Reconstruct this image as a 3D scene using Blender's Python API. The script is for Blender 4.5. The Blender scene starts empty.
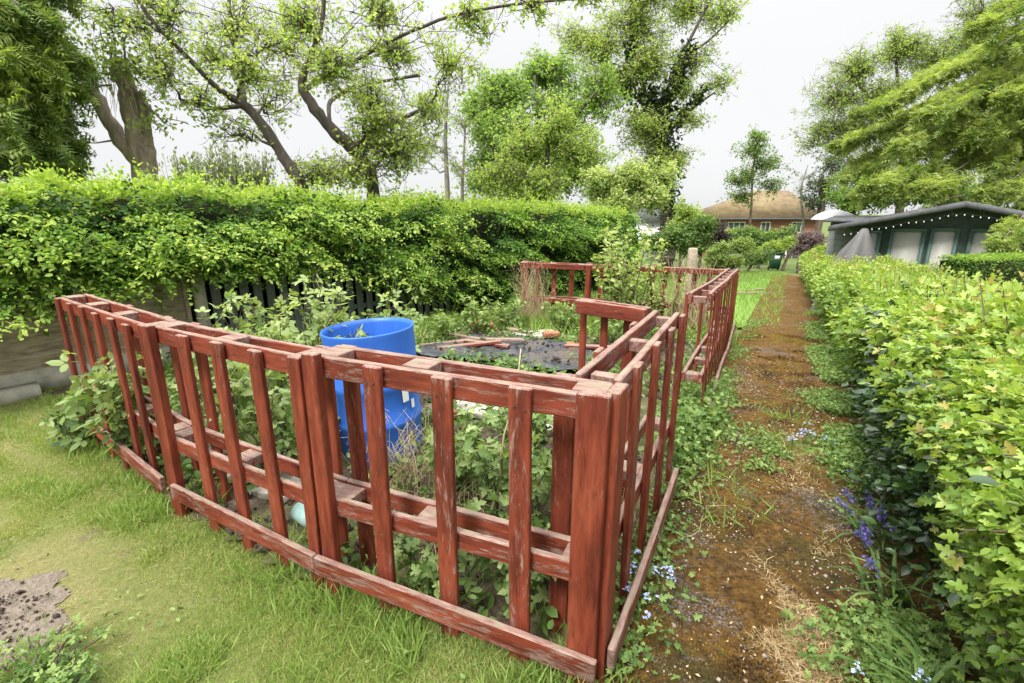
import bpy, bmesh, math, random
import numpy as np
from mathutils import Vector, Matrix

random.seed(7)
RNG = np.random.default_rng(11)
SC = bpy.context.scene
COL = SC.collection
PI = math.pi

# ------------------------------------------------------------------ camera calibration (photo measurements -> metres)
F_PX, CAM_H = 490.0, 1.6
PITCH = math.atan(129 / 490)
def ray(px, py):
    u = (px - 512) / F_PX; v = (341.5 - py) / F_PX
    return (u, math.cos(PITCH) + v * math.sin(PITCH), -math.sin(PITCH) + v * math.cos(PITCH))
def W(px, py, Y):
    """the point at distance Y that the photograph shows at (px, py)"""
    d = ray(px, py); t = Y / d[1]
    return np.array((d[0] * t, Y, CAM_H + d[2] * t))
def ground_z(x, y):
    t = 0.5 * np.asarray(x, float) + 0.866 * np.asarray(y, float)
    s = np.clip(t - 3.0, 0, 45)
    return -0.055 * s * np.clip(s / 1.5, 0, 1)
def GZ(x, y): return float(ground_z(x, y))
def G(px, py, z=0.0):
    d = ray(px, py); gz = 0.0
    for _ in range(30):
        t = (gz + z - CAM_H) / d[2]; gz = GZ(d[0] * t, d[1] * t)
    return np.array((d[0] * t, d[1] * t, gz))

# ------------------------------------------------------------------ noise
def _hash(i, j, k, seed):
    h = (i.astype(np.int64) * 374761393 + j.astype(np.int64) * 668265263 + k.astype(np.int64) * 1274126177 + seed * 97531) & 0xffffffff
    h = ((h ^ (h >> 13)) * 1103515245) & 0xffffffff
    h = ((h ^ (h >> 16)) * 2246822519) & 0xffffffff
    return ((h ^ (h >> 15)) & 0xffffff) / float(0xffffff)
def vnoise(p, scale=1.0, seed=0):
    p = np.asarray(p, float) * scale
    if p.shape[1] == 2: p = np.c_[p, np.zeros(len(p))]
    i = np.floor(p).astype(np.int64); f = p - i; f = f * f * (3 - 2 * f)
    r = 0
    for a in (0, 1):
        for b in (0, 1):
            for c in (0, 1):
                w = (f[:, 0] if a else 1 - f[:, 0]) * (f[:, 1] if b else 1 - f[:, 1]) * (f[:, 2] if c else 1 - f[:, 2])
                r = r + w * _hash(i[:, 0] + a, i[:, 1] + b, i[:, 2] + c, seed)
    return r
def fbm(p, scale=1.0, seed=0, o=3):
    r = 0; a = 1; s = 0
    for k in range(o):
        r = r + a * vnoise(p, scale * 2 ** k, seed + k * 13); s += a; a *= .5
    return r / s

# ------------------------------------------------------------------ tags and object helpers
def tag(o, label=None, cat=None, group=None, kind=None):
    if label: o['label'] = label
    if cat: o['category'] = cat
    if group: o['group'] = group
    if kind: o['kind'] = kind
    return o
def thing(name, label, cat, loc=(0, 0, 0), rotz=0.0, group=None, rot=None):
    o = bpy.data.objects.new(name, None); COL.objects.link(o)
    o.empty_display_size = .1
    o.location = tuple(float(v) for v in loc)
    o.rotation_euler = rot if rot else (0, 0, rotz)
    return tag(o, label, cat, group)
def nrm(v):
    v = np.asarray(v, float); return v / np.maximum(np.linalg.norm(v, axis=-1, keepdims=True), 1e-9)

class MB:
    """collects triangles and quads for ONE mesh"""
    def __init__(s): s.v = []; s.t = []; s.q = []; s.a = []; s.n = 0
    def add(s, v, t=None, q=None, tint=0.5):
        v = np.asarray(v, float).reshape(-1, 3)
        if t is not None and len(t): s.t.append(np.asarray(t, np.int64).reshape(-1, 3) + s.n)
        if q is not None and len(q): s.q.append(np.asarray(q, np.int64).reshape(-1, 4) + s.n)
        s.v.append(v); s.a.append(np.broadcast_to(np.asarray(tint, float), (len(v),))); s.n += len(v)
        return s
    def leaves(s, P, N, D, S, T, tint):
        P = np.asarray(P, float); n = len(P)
        if n == 0: return s
        tv, tf = T
        D = nrm(D); N = np.asarray(N, float); N = N - (N * D).sum(1, keepdims=True) * D; N = nrm(N); Y = np.cross(N, D)
        S = np.broadcast_to(np.asarray(S, float), (n,))
        v = P[:, None, :] + S[:, None, None] * (tv[None, :, 0:1] * D[:, None, :] + tv[None, :, 1:2] * Y[:, None, :] + tv[None, :, 2:3] * N[:, None, :])
        f = tf[None] + (np.arange(n) * len(tv))[:, None, None]
        s.add(v.reshape(-1, 3), f.reshape(-1, 3), None, np.repeat(np.broadcast_to(tint, (n,)), len(tv)))
        return s
    def tube(s, pts, rad, n=6, cap=True, tint=.5):
        p = np.asarray(pts, float); m = len(p)
        if m < 2: return s
        r = np.broadcast_to(np.asarray(rad, float), (m,))
        tg = nrm(np.gradient(p, axis=0))
        ref = np.array((0.31, 0.22, 0.92)) if abs(nrm(p[-1] - p[0])[2]) < .8 else np.array((1., .1, 0))
        a = nrm(np.cross(tg, ref)); b = np.cross(tg, a)
        th = np.arange(n) * 2 * PI / n
        v = p[:, None] + r[:, None, None] * (np.cos(th)[None, :, None] * a[:, None] + np.sin(th)[None, :, None] * b[:, None])
        q = []
        i = np.arange(m - 1)[:, None] * n; j = np.arange(n)[None]; k = (j + 1) % n
        q = np.stack([i + j, i + k, i + n + k, i + n + j], -1).reshape(-1, 4)
        t = None
        if cap:
            t = [(0, c + 1, c) for c in range(1, n - 1)] + [((m - 1) * n, (m - 1) * n + c, (m - 1) * n + c + 1) for c in range(1, n - 1)]
        return s.add(v.reshape(-1, 3), t, q, tint)
    def box(s, c, d, rz=0.0, tint=.5):
        c = np.asarray(c, float); h = np.asarray(d, float) / 2
        v = np.array([(x, y, z) for z in (-1, 1) for y in (-1, 1) for x in (-1, 1)], float) * h
        ca, sa = math.cos(rz), math.sin(rz)
        v = np.c_[v[:, 0] * ca - v[:, 1] * sa, v[:, 0] * sa + v[:, 1] * ca, v[:, 2]] + c
        return s.add(v, None, [(0, 2, 3, 1), (4, 5, 7, 6), (0, 1, 5, 4), (2, 6, 7, 3), (0, 4, 6, 2), (1, 3, 7, 5)], tint)
    def lathe(s, prof, n=28, c=(0, 0, 0)):
        pr = np.asarray(prof, float); m = len(pr); th = np.arange(n) * 2 * PI / n
        v = np.stack([pr[:, 0:1] * np.cos(th), pr[:, 0:1] * np.sin(th), np.repeat(pr[:, 1:2], n, 1)], -1) + np.asarray(c, float)
        i = np.arange(m - 1)[:, None] * n; j = np.arange(n)[None]; k = (j + 1) % n
        return s.add(v.reshape(-1, 3), None, np.stack([i + j, i + k, i + n + k, i + n + j], -1).reshape(-1, 4))
    def blob(s, c, r, seed=0, amp=.25, nu=14, nv=9, fs=1.6):
        u = np.arange(nu) * 2 * PI / nu; w = np.linspace(0.02, PI - .02, nv)
        d = np.stack([np.sin(w)[:, None] * np.cos(u), np.sin(w)[:, None] * np.sin(u), np.repeat(np.cos(w)[:, None], nu, 1)], -1).reshape(-1, 3)
        k = 1 - amp + 2 * amp * vnoise(d + seed * 3.1, fs, seed)
        v = d * k[:, None] * np.asarray(r, float) + np.asarray(c, float)
        i = np.arange(nv - 1)[:, None] * nu; j = np.arange(nu)[None]; kk = (j + 1) % nu
        return s.add(v, None, np.stack([i + j, i + nu + j, i + nu + kk, i + kk], -1).reshape(-1, 4))
    def build(s, name, mat, parent=None, smooth=False, origin=None):
        V = np.concatenate(s.v) if s.v else np.zeros((0, 3))
        if origin is None and parent is not None and parent.get('_world'): origin = parent.location
        if origin is not None: V = V - np.array(origin)
        T = np.concatenate(s.t) if s.t else np.zeros((0, 3), np.int64)
        Q = np.concatenate(s.q) if s.q else np.zeros((0, 4), np.int64)
        me = bpy.data.meshes.new(name)
        me.vertices.add(len(V)); me.vertices.foreach_set('co', V.astype(np.float32).ravel())
        nl = T.size + Q.size; npl = len(T) + len(Q)
        me.loops.add(nl); me.loops.foreach_set('vertex_index', np.concatenate([T.ravel(), Q.ravel()]).astype(np.int32))
        me.polygons.add(npl)
        st = np.concatenate([np.arange(len(T)) * 3, T.size + np.arange(len(Q)) * 4]).astype(np.int32)
        me.polygons.foreach_set('loop_start', st)
        if smooth: me.polygons.foreach_set('use_smooth', np.ones(npl, bool))
        at = me.attributes.new('tint', 'FLOAT', 'POINT'); at.data.foreach_set('value', np.concatenate(s.a).astype(np.float32))
        me.update(calc_edges=True); me.validate()
        if mat: me.materials.append(mat)
        o = bpy.data.objects.new(name, me); COL.objects.link(o)
        if parent is not None: o.parent = parent
        elif origin is not None: o.location = tuple(float(c) for c in origin)
        return o
def wthing(name, label, cat, loc, group=None):
    """a thing whose parts are collected in world coordinates"""
    o = thing(name, label, cat, loc, 0, group); o['_world'] = True
    return o

# ------------------------------------------------------------------ leaf templates
def _fold(v, cup=.25, droop=.15):
    v = np.array(v, float); z = cup * np.abs(v[:, 1]) - droop * v[:, 0] ** 2
    return np.c_[v[:, :2], z]
T_DIA = (_fold([(0, 0), (.45, .3), (1, 0), (.45, -.3)], .3), np.array([(0, 2, 1), (0, 3, 2)]))
T_OVAL = (_fold([(0, 0), (.28, .24), (.68, .24), (1, 0), (.68, -.24), (.28, -.24), (.5, 0)], .3, .2),
          np.array([(0, 6, 1), (1, 6, 2), (2, 6, 3), (3, 6, 4), (4, 6, 5), (5, 6, 0)]))
_o = [(0, 0), (-.06, .16), (.04, .40), (.24, .20), (.38, .52), (.54, .46), (.52, .15), (.72, .24), (.80, .17), (1, 0)]
_o = _o + [(x, -y) for x, y in _o[-2:0:-1]]
T_PALM = (_fold([(.34, 0)] + _o, .26, .40), np.array([(0, i + 1, (i + 1) % len(_o) + 1) for i in range(len(_o))])[:, ::-1].copy())
def _compound():
    V = []; Fc = []
    for (ox, oy, a, s) in ((.45, 0, 0, .6), (.4, .04, 1.15, .48), (.4, -.04, -1.15, .48)):
        b = np.array([(0, 0), (.3, .26), (.7, .24), (1, 0), (.7, -.24), (.3, -.26)]) * s
        r = np.c_[b[:, 0] * math.cos(a) - b[:, 1] * math.sin(a) + ox, b[:, 0] * math.sin(a) + b[:, 1] * math.cos(a) + oy]
        n = len(V); V += [tuple(q) for q in r]; Fc += [(n, n + 1, n + 2), (n, n + 2, n + 3), (n, n + 3, n + 4), (n, n + 4, n + 5)]
    n = len(V); V += [(0, -.01), (0, .01), (.45, 0)]; Fc.append((n, n + 2, n + 1))
    return (_fold(V, .1, .25), np.array(Fc)[:, ::-1].copy())
T_TRI3 = _compound()
T_BLADE = (np.array([(0, -.035, 0), (0, .035, 0), (.55, -.028, .05), (.55, .028, .05), (1, 0, .24)]), np.array([(0, 1, 3), (0, 3, 2), (2, 3, 4)]))
T_STRAP = (np.array([(0, -.03, 0), (0, .03, 0), (.4, -.035, .10), (.4, .035, .10), (.75, -.028, .02), (.75, .028, .02), (1, 0, -.22)]),
           np.array([(0, 1, 3), (0, 3, 2), (2, 3, 5), (2, 5, 4), (4, 5, 6)]))
def _spray():
    V = [(0, -.015, 0), (0, .015, 0), (1, 0, -.1)]; Fc = [(0, 1, 2)]
    for i in range(6):
        x = .1 + .14 * i; l = .42 * (1 - .55 * x)
        for sg in (1, -1):
            n = len(V); V += [(x, 0, -.1 * x * x), (x + .09, 0, -.1 * x * x), (x + .28, sg * l, -.14 - .1 * x)]
            Fc.append((n, n + 1, n + 2) if sg > 0 else (n + 1, n, n + 2))
    return (np.array(V, float), np.array(Fc))
T_SPRAY = _spray()
def _frond():
    V = [(0, -.04, 0), (0, .04, 0), (1, 0, -.18)]; Fc = [(0, 1, 2)]
    for i in range(3):
        x = .06 + .27 * i; l = .46 * (1 - .5 * x)
        for sg in (1, -1):
            n = len(V); V += [(x, 0, -.16 * x * x), (x + .20, 0, -.16 * x * x), (x + .36, sg * l, -.14 - .12 * x)]
            Fc.append((n, n + 1, n + 2) if sg > 0 else (n + 1, n, n + 2))
    return (np.array(V, float), np.array(Fc))
T_FROND = _frond()

# ------------------------------------------------------------------ materials
def new_mat(name):
    m = bpy.data.materials.new(name); m.use_nodes = True
    nt = m.node_tree; nt.nodes.clear()
    out = nt.nodes.new('ShaderNodeOutputMaterial')
    return m, nt, out
def N(nt, t, **kw):
    n = nt.nodes.new('ShaderNode' + t)
    for k, v in kw.items():
        if k in n.inputs: n.inputs[k].default_value = v
        else: setattr(n, k, v)
    return n
def ramp(nt, fac, stops, interp='LINEAR'):
    r = nt.nodes.new('ShaderNodeValToRGB'); e = r.color_ramp.elements; r.color_ramp.interpolation = interp
    while len(e) < len(stops): e.new(.5)
    for i, (p, c) in enumerate(stops):
        e[i].position = p; e[i].color = (c[0], c[1], c[2], 1) if not isinstance(c, (int, float)) else (c, c, c, 1)
    if fac is not None: nt.links.new(fac, r.inputs[0])
    return r
def noise(nt, vec, scale, detail=4, rough=.6, dist=0):
    n = N(nt, 'TexNoise'); n.inputs['Scale'].default_value = scale; n.inputs['Detail'].default_value = detail
    n.inputs['Roughness'].default_value = rough; n.inputs['Distortion'].default_value = dist
    if vec is not None: nt.links.new(vec, n.inputs['Vector'])
    return n.outputs['Fac']
def mixc(nt, fac, a, b, mode='MIX'):
    m = nt.nodes.new('ShaderNodeMix'); m.data_type = 'RGBA'; m.blend_type = mode
    for s, i in ((fac, 0), (a, 6), (b, 7)):
        if isinstance(s, (int, float)): m.inputs[i].default_value = s
        elif isinstance(s, tuple): m.inputs[i].default_value = (*s, 1)
        else: nt.links.new(s, m.inputs[i])
    return m.outputs[2]
def math_(nt, op, a, b=None, clamp=False):
    m = nt.nodes.new('ShaderNodeMath'); m.operation = op; m.use_clamp = clamp
    for i, s in enumerate((a, b)):
        if s is None: continue
        if isinstance(s, (int, float)): m.inputs[i].default_value = s
        else: nt.links.new(s, m.inputs[i])
    return m.outputs[0]
def bump(nt, h, strength=.3, dist=.01):
    b = N(nt, 'Bump'); b.inputs['Strength'].default_value = strength; b.inputs['Distance'].default_value = dist
    nt.links.new(h, b.inputs['Height']); return b.outputs[0]
def coords(nt, kind='Object'):
    return nt.nodes.new('ShaderNodeTexCoord').outputs[kind]

def leaf_mat(name, stops, trans=.4, rough=.55, spec=.25):
    m, nt, out = new_mat(name)
    a = N(nt, 'Attribute', attribute_name='tint')
    r = ramp(nt, a.outputs['Fac'], stops)
    p = N(nt, 'BsdfPrincipled', Roughness=rough); p.inputs['Specular IOR Level'].default_value = spec
    nt.links.new(r.outputs[0], p.inputs['Base Color'])
    t = N(nt, 'BsdfTranslucent')
    c = mixc(nt, 1.0, r.outputs[0], (1.5, 1.5, .75), 'MULTIPLY'); nt.links.new(c, t.inputs[0])
    mx = N(nt, 'MixShader'); mx.inputs[0].default_value = trans
    nt.links.new(p.outputs[0], mx.inputs[1]); nt.links.new(t.outputs[0], mx.inputs[2]); nt.links.new(mx.outputs[0], out.inputs[0])
    return m
def simple(name, col, rough=.6, var=.25, scale=8, spec=.3, bmp=.15, metal=0.0):
    m, nt, out = new_mat(name)
    co = coords(nt); f = noise(nt, co, scale, 5)
    lo = tuple(c * (1 - var) for c in col); hi = tuple(min(1, c * (1 + var)) for c in col)
    r = ramp(nt, f, [(.3, lo), (.7, hi)])
    p = N(nt, 'BsdfPrincipled', Roughness=rough, Metallic=metal); p.inputs['Specular IOR Level'].default_value = spec
    nt.links.new(r.outputs[0], p.inputs['Base Color'])
    if bmp: nt.links.new(bump(nt, noise(nt, co, scale * 4, 4), bmp), p.inputs['Normal'])
    nt.links.new(p.outputs[0], out.inputs[0])
    return m
def wood_red():
    m, nt, out = new_mat('peeling_red_stain')
    tc = nt.nodes.new('ShaderNodeTexCoord'); oi = N(nt, 'ObjectInfo')
    off = N(nt, 'VectorMath', operation='SCALE'); off.inputs[0].default_value = (37, 53, 71); nt.links.new(oi.outputs['Random'], off.inputs['Scale'])
    add = N(nt, 'VectorMath', operation='ADD'); nt.links.new(tc.outputs['Object'], add.inputs[0]); nt.links.new(off.outputs[0], add.inputs[1])
    mp = N(nt, 'Mapping'); mp.inputs['Scale'].default_value = (1, 6, 6); nt.links.new(add.outputs[0], mp.inputs[0])
    v = mp.outputs[0]
    grain = noise(nt, v, 9, 6, .65, .4)
    tone = noise(nt, v, 2.0, 3)
    base = ramp(nt, tone, [(.25, (.068, .013, .007)), (.5, (.172, .033, .0155)), (.75, (.26, .064, .030))])
    base = mixc(nt, 1.0, base.outputs[0], ramp(nt, grain, [(.28, (.5, .46, .44)), (.5, (.95, .95, .95)), (.7, (1.2, 1.2, 1.2))]).outputs[0], 'MULTIPLY')
    # bare, silvered timber where the stain has flaked: on arrises, on tops and in random streaks
    sg = nt.nodes.new('ShaderNodeSeparateXYZ'); nt.links.new(tc.outputs['Generated'], sg.inputs[0])
    ey = math_(nt, 'ABSOLUTE', math_(nt, 'SUBTRACT', sg.outputs[1], .5)); ez = math_(nt, 'ABSOLUTE', math_(nt, 'SUBTRACT', sg.outputs[2], .5))
    ex = math_(nt, 'ABSOLUTE', math_(nt, 'SUBTRACT', sg.outputs[0], .5))
    edge = math_(nt, 'MULTIPLY', ramp(nt, ey, [(.40, 0.0), (.5, 1.0)]).outputs[0], ramp(nt, ez, [(.36, 0.0), (.5, 1.0)]).outputs[0])
    ends = ramp(nt, ex, [(.45, 0.0), (.5, .5)]).outputs[0]
    gn = nt.nodes.new('ShaderNodeNewGeometry'); sn = nt.nodes.new('ShaderNodeSeparateXYZ'); nt.links.new(gn.outputs['True Normal'], sn.inputs[0])
    top = ramp(nt, sn.outputs[2], [(.6, 0.0), (.9, 1.0)]).outputs[0]
    flake = noise(nt, v, 6, 8, .72, .8)
    att = N(nt, 'Attribute', attribute_name='tint')
    fl2 = noise(nt, v, 26, 5, .7, .3)
    w = math_(nt, 'ADD', math_(nt, 'ADD', math_(nt, 'MULTIPLY', flake, .72), math_(nt, 'MULTIPLY', fl2, .28)), math_(nt, 'MULTIPLY', edge, .2))
    w = math_(nt, 'ADD', w, math_(nt, 'MULTIPLY', top, .27)); w = math_(nt, 'ADD', w, math_(nt, 'MULTIPLY', ends, .12))
    w = math_(nt, 'ADD', w, math_(nt, 'MULTIPLY', math_(nt, 'SUBTRACT', att.outputs['Fac'], .5), .5))
    wear = ramp(nt, w, [(.575, 0.0), (.65, 1.0)]).outputs[0]
    bare = ramp(nt, grain, [(.3, (.12, .06, .045)), (.55, (.25, .17, .14)), (.8, (.38, .30, .26))]).outputs[0]
    c = mixc(nt, math_(nt, 'MULTIPLY', wear, .85), base, bare)
    lich = ramp(nt, math_(nt, 'MULTIPLY', noise(nt, add.outputs[0], 14, 3), math_(nt, 'ADD', .55, math_(nt, 'MULTIPLY', top, .5))), [(.5, 0.0), (.6, .5)]).outputs[0]
    c = mixc(nt, lich, c, (.22, .20, .13))
    p = N(nt, 'BsdfPrincipled', Roughness=.62); p.inputs['Specular IOR Level'].default_value = .3
    nt.links.new(c, p.inputs['Base Color'])
    hgt = math_(nt, 'SUBTRACT', grain, math_(nt, 'MULTIPLY', wear, .35))
    nt.links.new(bump(nt, hgt, .45, .006), p.inputs['Normal']); nt.links.new(p.outputs[0], out.inputs[0])
    return m
def wood_grey(name, c0, c1, c2):
    m, nt, out = new_mat(name)
    co = coords(nt); mp = N(nt, 'Mapping'); mp.inputs['Scale'].default_value = (.8, 7, 7); nt.links.new(co, mp.inputs[0])
    g = noise(nt, mp.outputs[0], 7, 7, .68, .5)
    c = ramp(nt, g, [(.3, c0), (.52, c1), (.75, c2)]).outputs[0]
    al = ramp(nt, noise(nt, co, 2.2, 4), [(.5, 0.0), (.7, .6)]).outputs[0]
    c = mixc(nt, al, c, (.075, .085, .035))
    p = N(nt, 'BsdfPrincipled', Roughness=.85); nt.links.new(c, p.inputs['Base Color'])
    nt.links.new(bump(nt, g, .5, .008), p.inputs['Normal']); nt.links.new(p.outputs[0], out.inputs[0])
    return m
def bark(name, c0, c1, scale=6, moss=.0):
    m, nt, out = new_mat(name)
    co = coords(nt); mp = N(nt, 'Mapping'); mp.inputs['Scale'].default_value = (1.6, 1.6, .45); nt.links.new(co, mp.inputs[0])
    g = noise(nt, mp.outputs[0], scale, 7, .7, .6)
    c = ramp(nt, g, [(.32, c0), (.68, c1)]).outputs[0]
    if moss:
        c = mixc(nt, ramp(nt, noise(nt, co, 2.5, 5), [(.45, 0.0), (.65, moss)]).outputs[0], c, (.10, .12, .035))
    p = N(nt, 'BsdfPrincipled', Roughness=.9); nt.links.new(c, p.inputs['Base Color'])
    nt.links.new(bump(nt, g, .8, .03), p.inputs['Normal']); nt.links.new(p.outputs[0], out.inputs[0])
    return m
def ground_mat(name, layers, bscale=40, bstr=.6, bdist=.02, rough=.95):
    """layers: first colour ramp, then (noise scale, lo, hi, colour a, colour b)"""
    m, nt, out = new_mat(name)
    co = coords(nt)
    c = None
    for (sc, lo, hi, ca, cb, fine) in layers:
        col = ramp(nt, noise(nt, co, fine, 5, .7), [(.3, ca), (.7, cb)]).outputs[0]
        if c is None: c = col
        else: c = mixc(nt, ramp(nt, noise(nt, co, sc, 5, .62), [(lo, 0.0), (hi, 1.0)]).outputs[0], c, col)
    p = N(nt, 'BsdfPrincipled', Roughness=rough); p.inputs['Specular IOR Level'].default_value = .15
    nt.links.new(c, p.inputs['Base Color'])
    nt.links.new(bump(nt, noise(nt, co, bscale, 6, .7), bstr, bdist), p.inputs['Normal']); nt.links.new(p.outputs[0], out.inputs[0])
    return m

M = {}
M['red'] = wood_red(); M['rust'] = simple('rusty_nail', (.09, .045, .025), .8, .3, 40, .3, 0)
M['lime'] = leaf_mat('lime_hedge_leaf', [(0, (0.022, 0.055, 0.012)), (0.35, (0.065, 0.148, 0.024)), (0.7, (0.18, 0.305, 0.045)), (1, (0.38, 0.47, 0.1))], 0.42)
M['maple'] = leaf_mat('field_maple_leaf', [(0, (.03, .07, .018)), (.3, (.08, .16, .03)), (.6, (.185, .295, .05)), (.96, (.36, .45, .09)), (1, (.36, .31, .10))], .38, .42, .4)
M['privet'] = leaf_mat('dark_evergreen_leaf', [(0, (.012, .03, .010)), (.6, (.03, .065, .018)), (1, (.07, .13, .03))], .15, .35, .5)
M['apple'] = leaf_mat('apple_leaf', [(0, (0.12, 0.18, 0.045)), (0.5, (0.25, 0.35, 0.085)), (1, (0.42, 0.49, 0.17))], 0.52)
M['blossom'] = leaf_mat('apple_blossom', [(0, (.6, .45, .45)), (1, (.8, .74, .72))], .3)
M['chestnut'] = leaf_mat('chestnut_leaf', [(0, (0.1, 0.17, 0.045)), (0.5, (0.2, 0.32, 0.08)), (1, (0.34, 0.44, 0.14))], 0.52)
M['ash'] = leaf_mat('pale_tree_leaf', [(0, (0.13, 0.2, 0.045)), (0.5, (0.26, 0.37, 0.085)), (1, (0.43, 0.5, 0.16))], 0.52)
M['pale'] = leaf_mat('pale_shrub_leaf', [(0, (0.13, 0.2, 0.05)), (0.5, (0.27, 0.37, 0.11)), (1, (0.5, 0.55, 0.25))], 0.45)
M['ivy'] = leaf_mat('ivy_leaf', [(0, (.012, .03, .010)), (.6, (.03, .06, .015)), (1, (.08, .12, .03))], .15, .35, .5)
M['cedar'] = leaf_mat('cedar_foliage', [(0, (0.06, 0.1, 0.028)), (0.45, (0.165, 0.235, 0.055)), (1, (0.36, 0.42, 0.13))], 0.45)
M['darkconifer'] = leaf_mat('dark_conifer_foliage', [(0, (0.02, 0.045, 0.016)), (0.5, (0.085, 0.145, 0.035)), (1, (0.3, 0.38, 0.09))], 0.35)
M['bramble'] = leaf_mat('bramble_leaf', [(0, (0.04, 0.08, 0.025)), (0.5, (0.14, 0.22, 0.065)), (1, (0.33, 0.4, 0.16))], 0.38)
M['weed'] = leaf_mat('weed_leaf', [(0, (0.04, 0.08, 0.022)), (0.5, (0.115, 0.2, 0.05)), (1, (0.27, 0.36, 0.11))], 0.35)
M['mauve'] = leaf_mat('mauve_shrub_leaf', [(0, (0.05, 0.045, 0.045)), (0.5, (0.12, 0.095, 0.09)), (1, (0.22, 0.15, 0.17))], 0.3)
M['greyleaf'] = leaf_mat('grey_green_leaf', [(0, (0.12, 0.15, 0.09)), (0.5, (0.23, 0.28, 0.16)), (1, (0.38, 0.42, 0.27))], 0.45)
M['grass'] = leaf_mat('lawn_blade', [(0, (0.42, 0.37, 0.18)), (0.25, (0.35, 0.36, 0.13)), (0.5, (0.25, 0.325, 0.09)), (0.8, (0.175, 0.285, 0.06)), (1, (0.28, 0.4, 0.11))], .35, .6, .15)
M['straw'] = leaf_mat('dry_stalk', [(0, (.44, .33, .18)), (1, (.62, .51, .35))], .2)
M['bluebell'] = leaf_mat('bluebell_petal', [(0, (.07, .06, .24)), (1, (.20, .17, .50))], .3)
M['fmn'] = leaf_mat('forget_me_not_petal', [(0, (.30, .38, .75)), (1, (.58, .64, .88))], .3)
M['white'] = leaf_mat('white_petal', [(0, (.7, .7, .66)), (1, (.85, .85, .8))], .3)
M['yellow'] = leaf_mat('dandelion_petal', [(0, (.75, .5, .02)), (1, (.85, .62, .03))], .2)
M['twig'] = bark('twig_bark', (.05, .035, .025), (.16, .12, .09))
M['bark'] = bark('apple_bark', (.045, .032, .025), (.21, .155, .12), 7, .25)
M['darkbark'] = bark('dark_tree_bark', (.028, .022, .018), (.12, .095, .075), 7)
M['palebark'] = bark('weathered_trunk_bark', (.15, .115, .09), (.52, .42, .34), 6, .15)
M['greybark'] = bark('grey_bark', (.10, .09, .075), (.30, .27, .23), 5)
M['core'] = simple('dark_hedge_core', (.018, .020, .010), .95, .5, 14, .05, .6)  # near-black twig tone with the shade inside the hedges put into it
M['blue'] = simple('blue_barrel_plastic', (.028, .115, .52), .38, .14, 3, .5, .03)
def barrel_mat():
    m, nt, out = new_mat('scuffed_blue_plastic'); co = coords(nt); sz_ = nt.nodes.new('ShaderNodeSeparateXYZ'); nt.links.new(co, sz_.inputs[0])
    c = ramp(nt, noise(nt, co, 3, 5), [(.3, (.026, .115, .48)), (.7, (.042, .16, .60))]).outputs[0]
    mp = N(nt, 'Mapping'); mp.inputs['Scale'].default_value = (9, 9, 2.5); nt.links.new(co, mp.inputs[0])
    c = mixc(nt, ramp(nt, noise(nt, mp.outputs[0], 5, 7, .75), [(.60, 0.0), (.72, .5)]).outputs[0], c, (.16, .27, .55))
    mud = math_(nt, 'SUBTRACT', math_(nt, 'ADD', noise(nt, co, 7, 6, .7), -.14), math_(nt, 'MULTIPLY', sz_.outputs[2], 1.1))
    c = mixc(nt, ramp(nt, mud, [(.30, 0.0), (.55, .75)]).outputs[0], c, (.12, .09, .06))
    p = N(nt, 'BsdfPrincipled', Roughness=.45); p.inputs['Specular IOR Level'].default_value = .4; nt.links.new(c, p.inputs['Base Color'])
    nt.links.new(bump(nt, noise(nt, co, 9, 4), .12, .01), p.inputs['Normal']); nt.links.new(p.outputs[0], out.inputs[0]); return m
M['blue'] = barrel_mat()
M['concrete'] = simple('old_concrete', (.42, .39, .33), .9, .25, 9, .2, .4)
M['oldwood'] = wood_grey('weathered_board', (.13, .10, .07), (.34, .28, .20), (.52, .45, .34))
M['palisade'] = wood_grey('greyed_green_board', (.05, .065, .06), (.11, .13, .12), (.20, .22, .20))
M['plank'] = wood_grey('dirty_plank', (.10, .06, .045), (.24, .16, .12), (.42, .34, .28))
M['blacksheet'] = simple('black_plastic_sheet', (.035, .038, .045), .32, .4, 5, .6, .5)
M['brick'] = simple('red_brick', (.36, .13, .08), .85, .35, 22, .2, .4)
M['slate'] = simple('grey_roof_felt', (.10, .103, .106), .8, .3, 9, .3, .3)
M['darkgreen'] = simple('dark_green_paint', (.060, .082, .072), .6, .3, 9, .3, .1)
M['teal'] = simple('teal_green_paint', (.085, .15, .13), .5, .15, 9, .35, .05)
M['blind'] = simple('pale_blind', (.50, .49, .45), .5, .05, 3, .4, .0)
M['whitepaint'] = simple('white_paint', (.75, .75, .73), .5, .06, 6, .4, .03)
M['tarp'] = simple('grey_tarpaulin', (.10, .096, .093), .6, .12, 6, .3, .4)
M['parasol'] = simple('pale_grey_canvas', (.40, .385, .39), .7, .05, 6, .2, .05)
M['metal'] = simple('grey_metal', (.3, .3, .3), .4, .1, 8, .5, .0, .7)
M['bin'] = simple('dark_green_bin_plastic', (.018, .06, .035), .45, .15, 6, .4, .02)
M['rubber'] = simple('black_rubber', (.02, .02, .02), .7, .2, 8, .2, .05)
M['pot'] = simple('blue_grey_pot_glaze', (.40, .45, .58), .4, .1, 8, .5, .02)
M['shedwall'] = simple('grey_shed_boards', (.19, .205, .20), .75, .2, 8, .3, .1)
M['glassbottle'] = simple('pale_green_plastic', (.30, .46, .43), .3, .15, 10, .5, .1)
M['stone'] = simple('stone_chip', (.42, .38, .34), .9, .4, 30, .2, .3)
M['soilclod'] = simple('soil_clod', (.06, .045, .034), .95, .4, 30, .1, .6)

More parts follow.
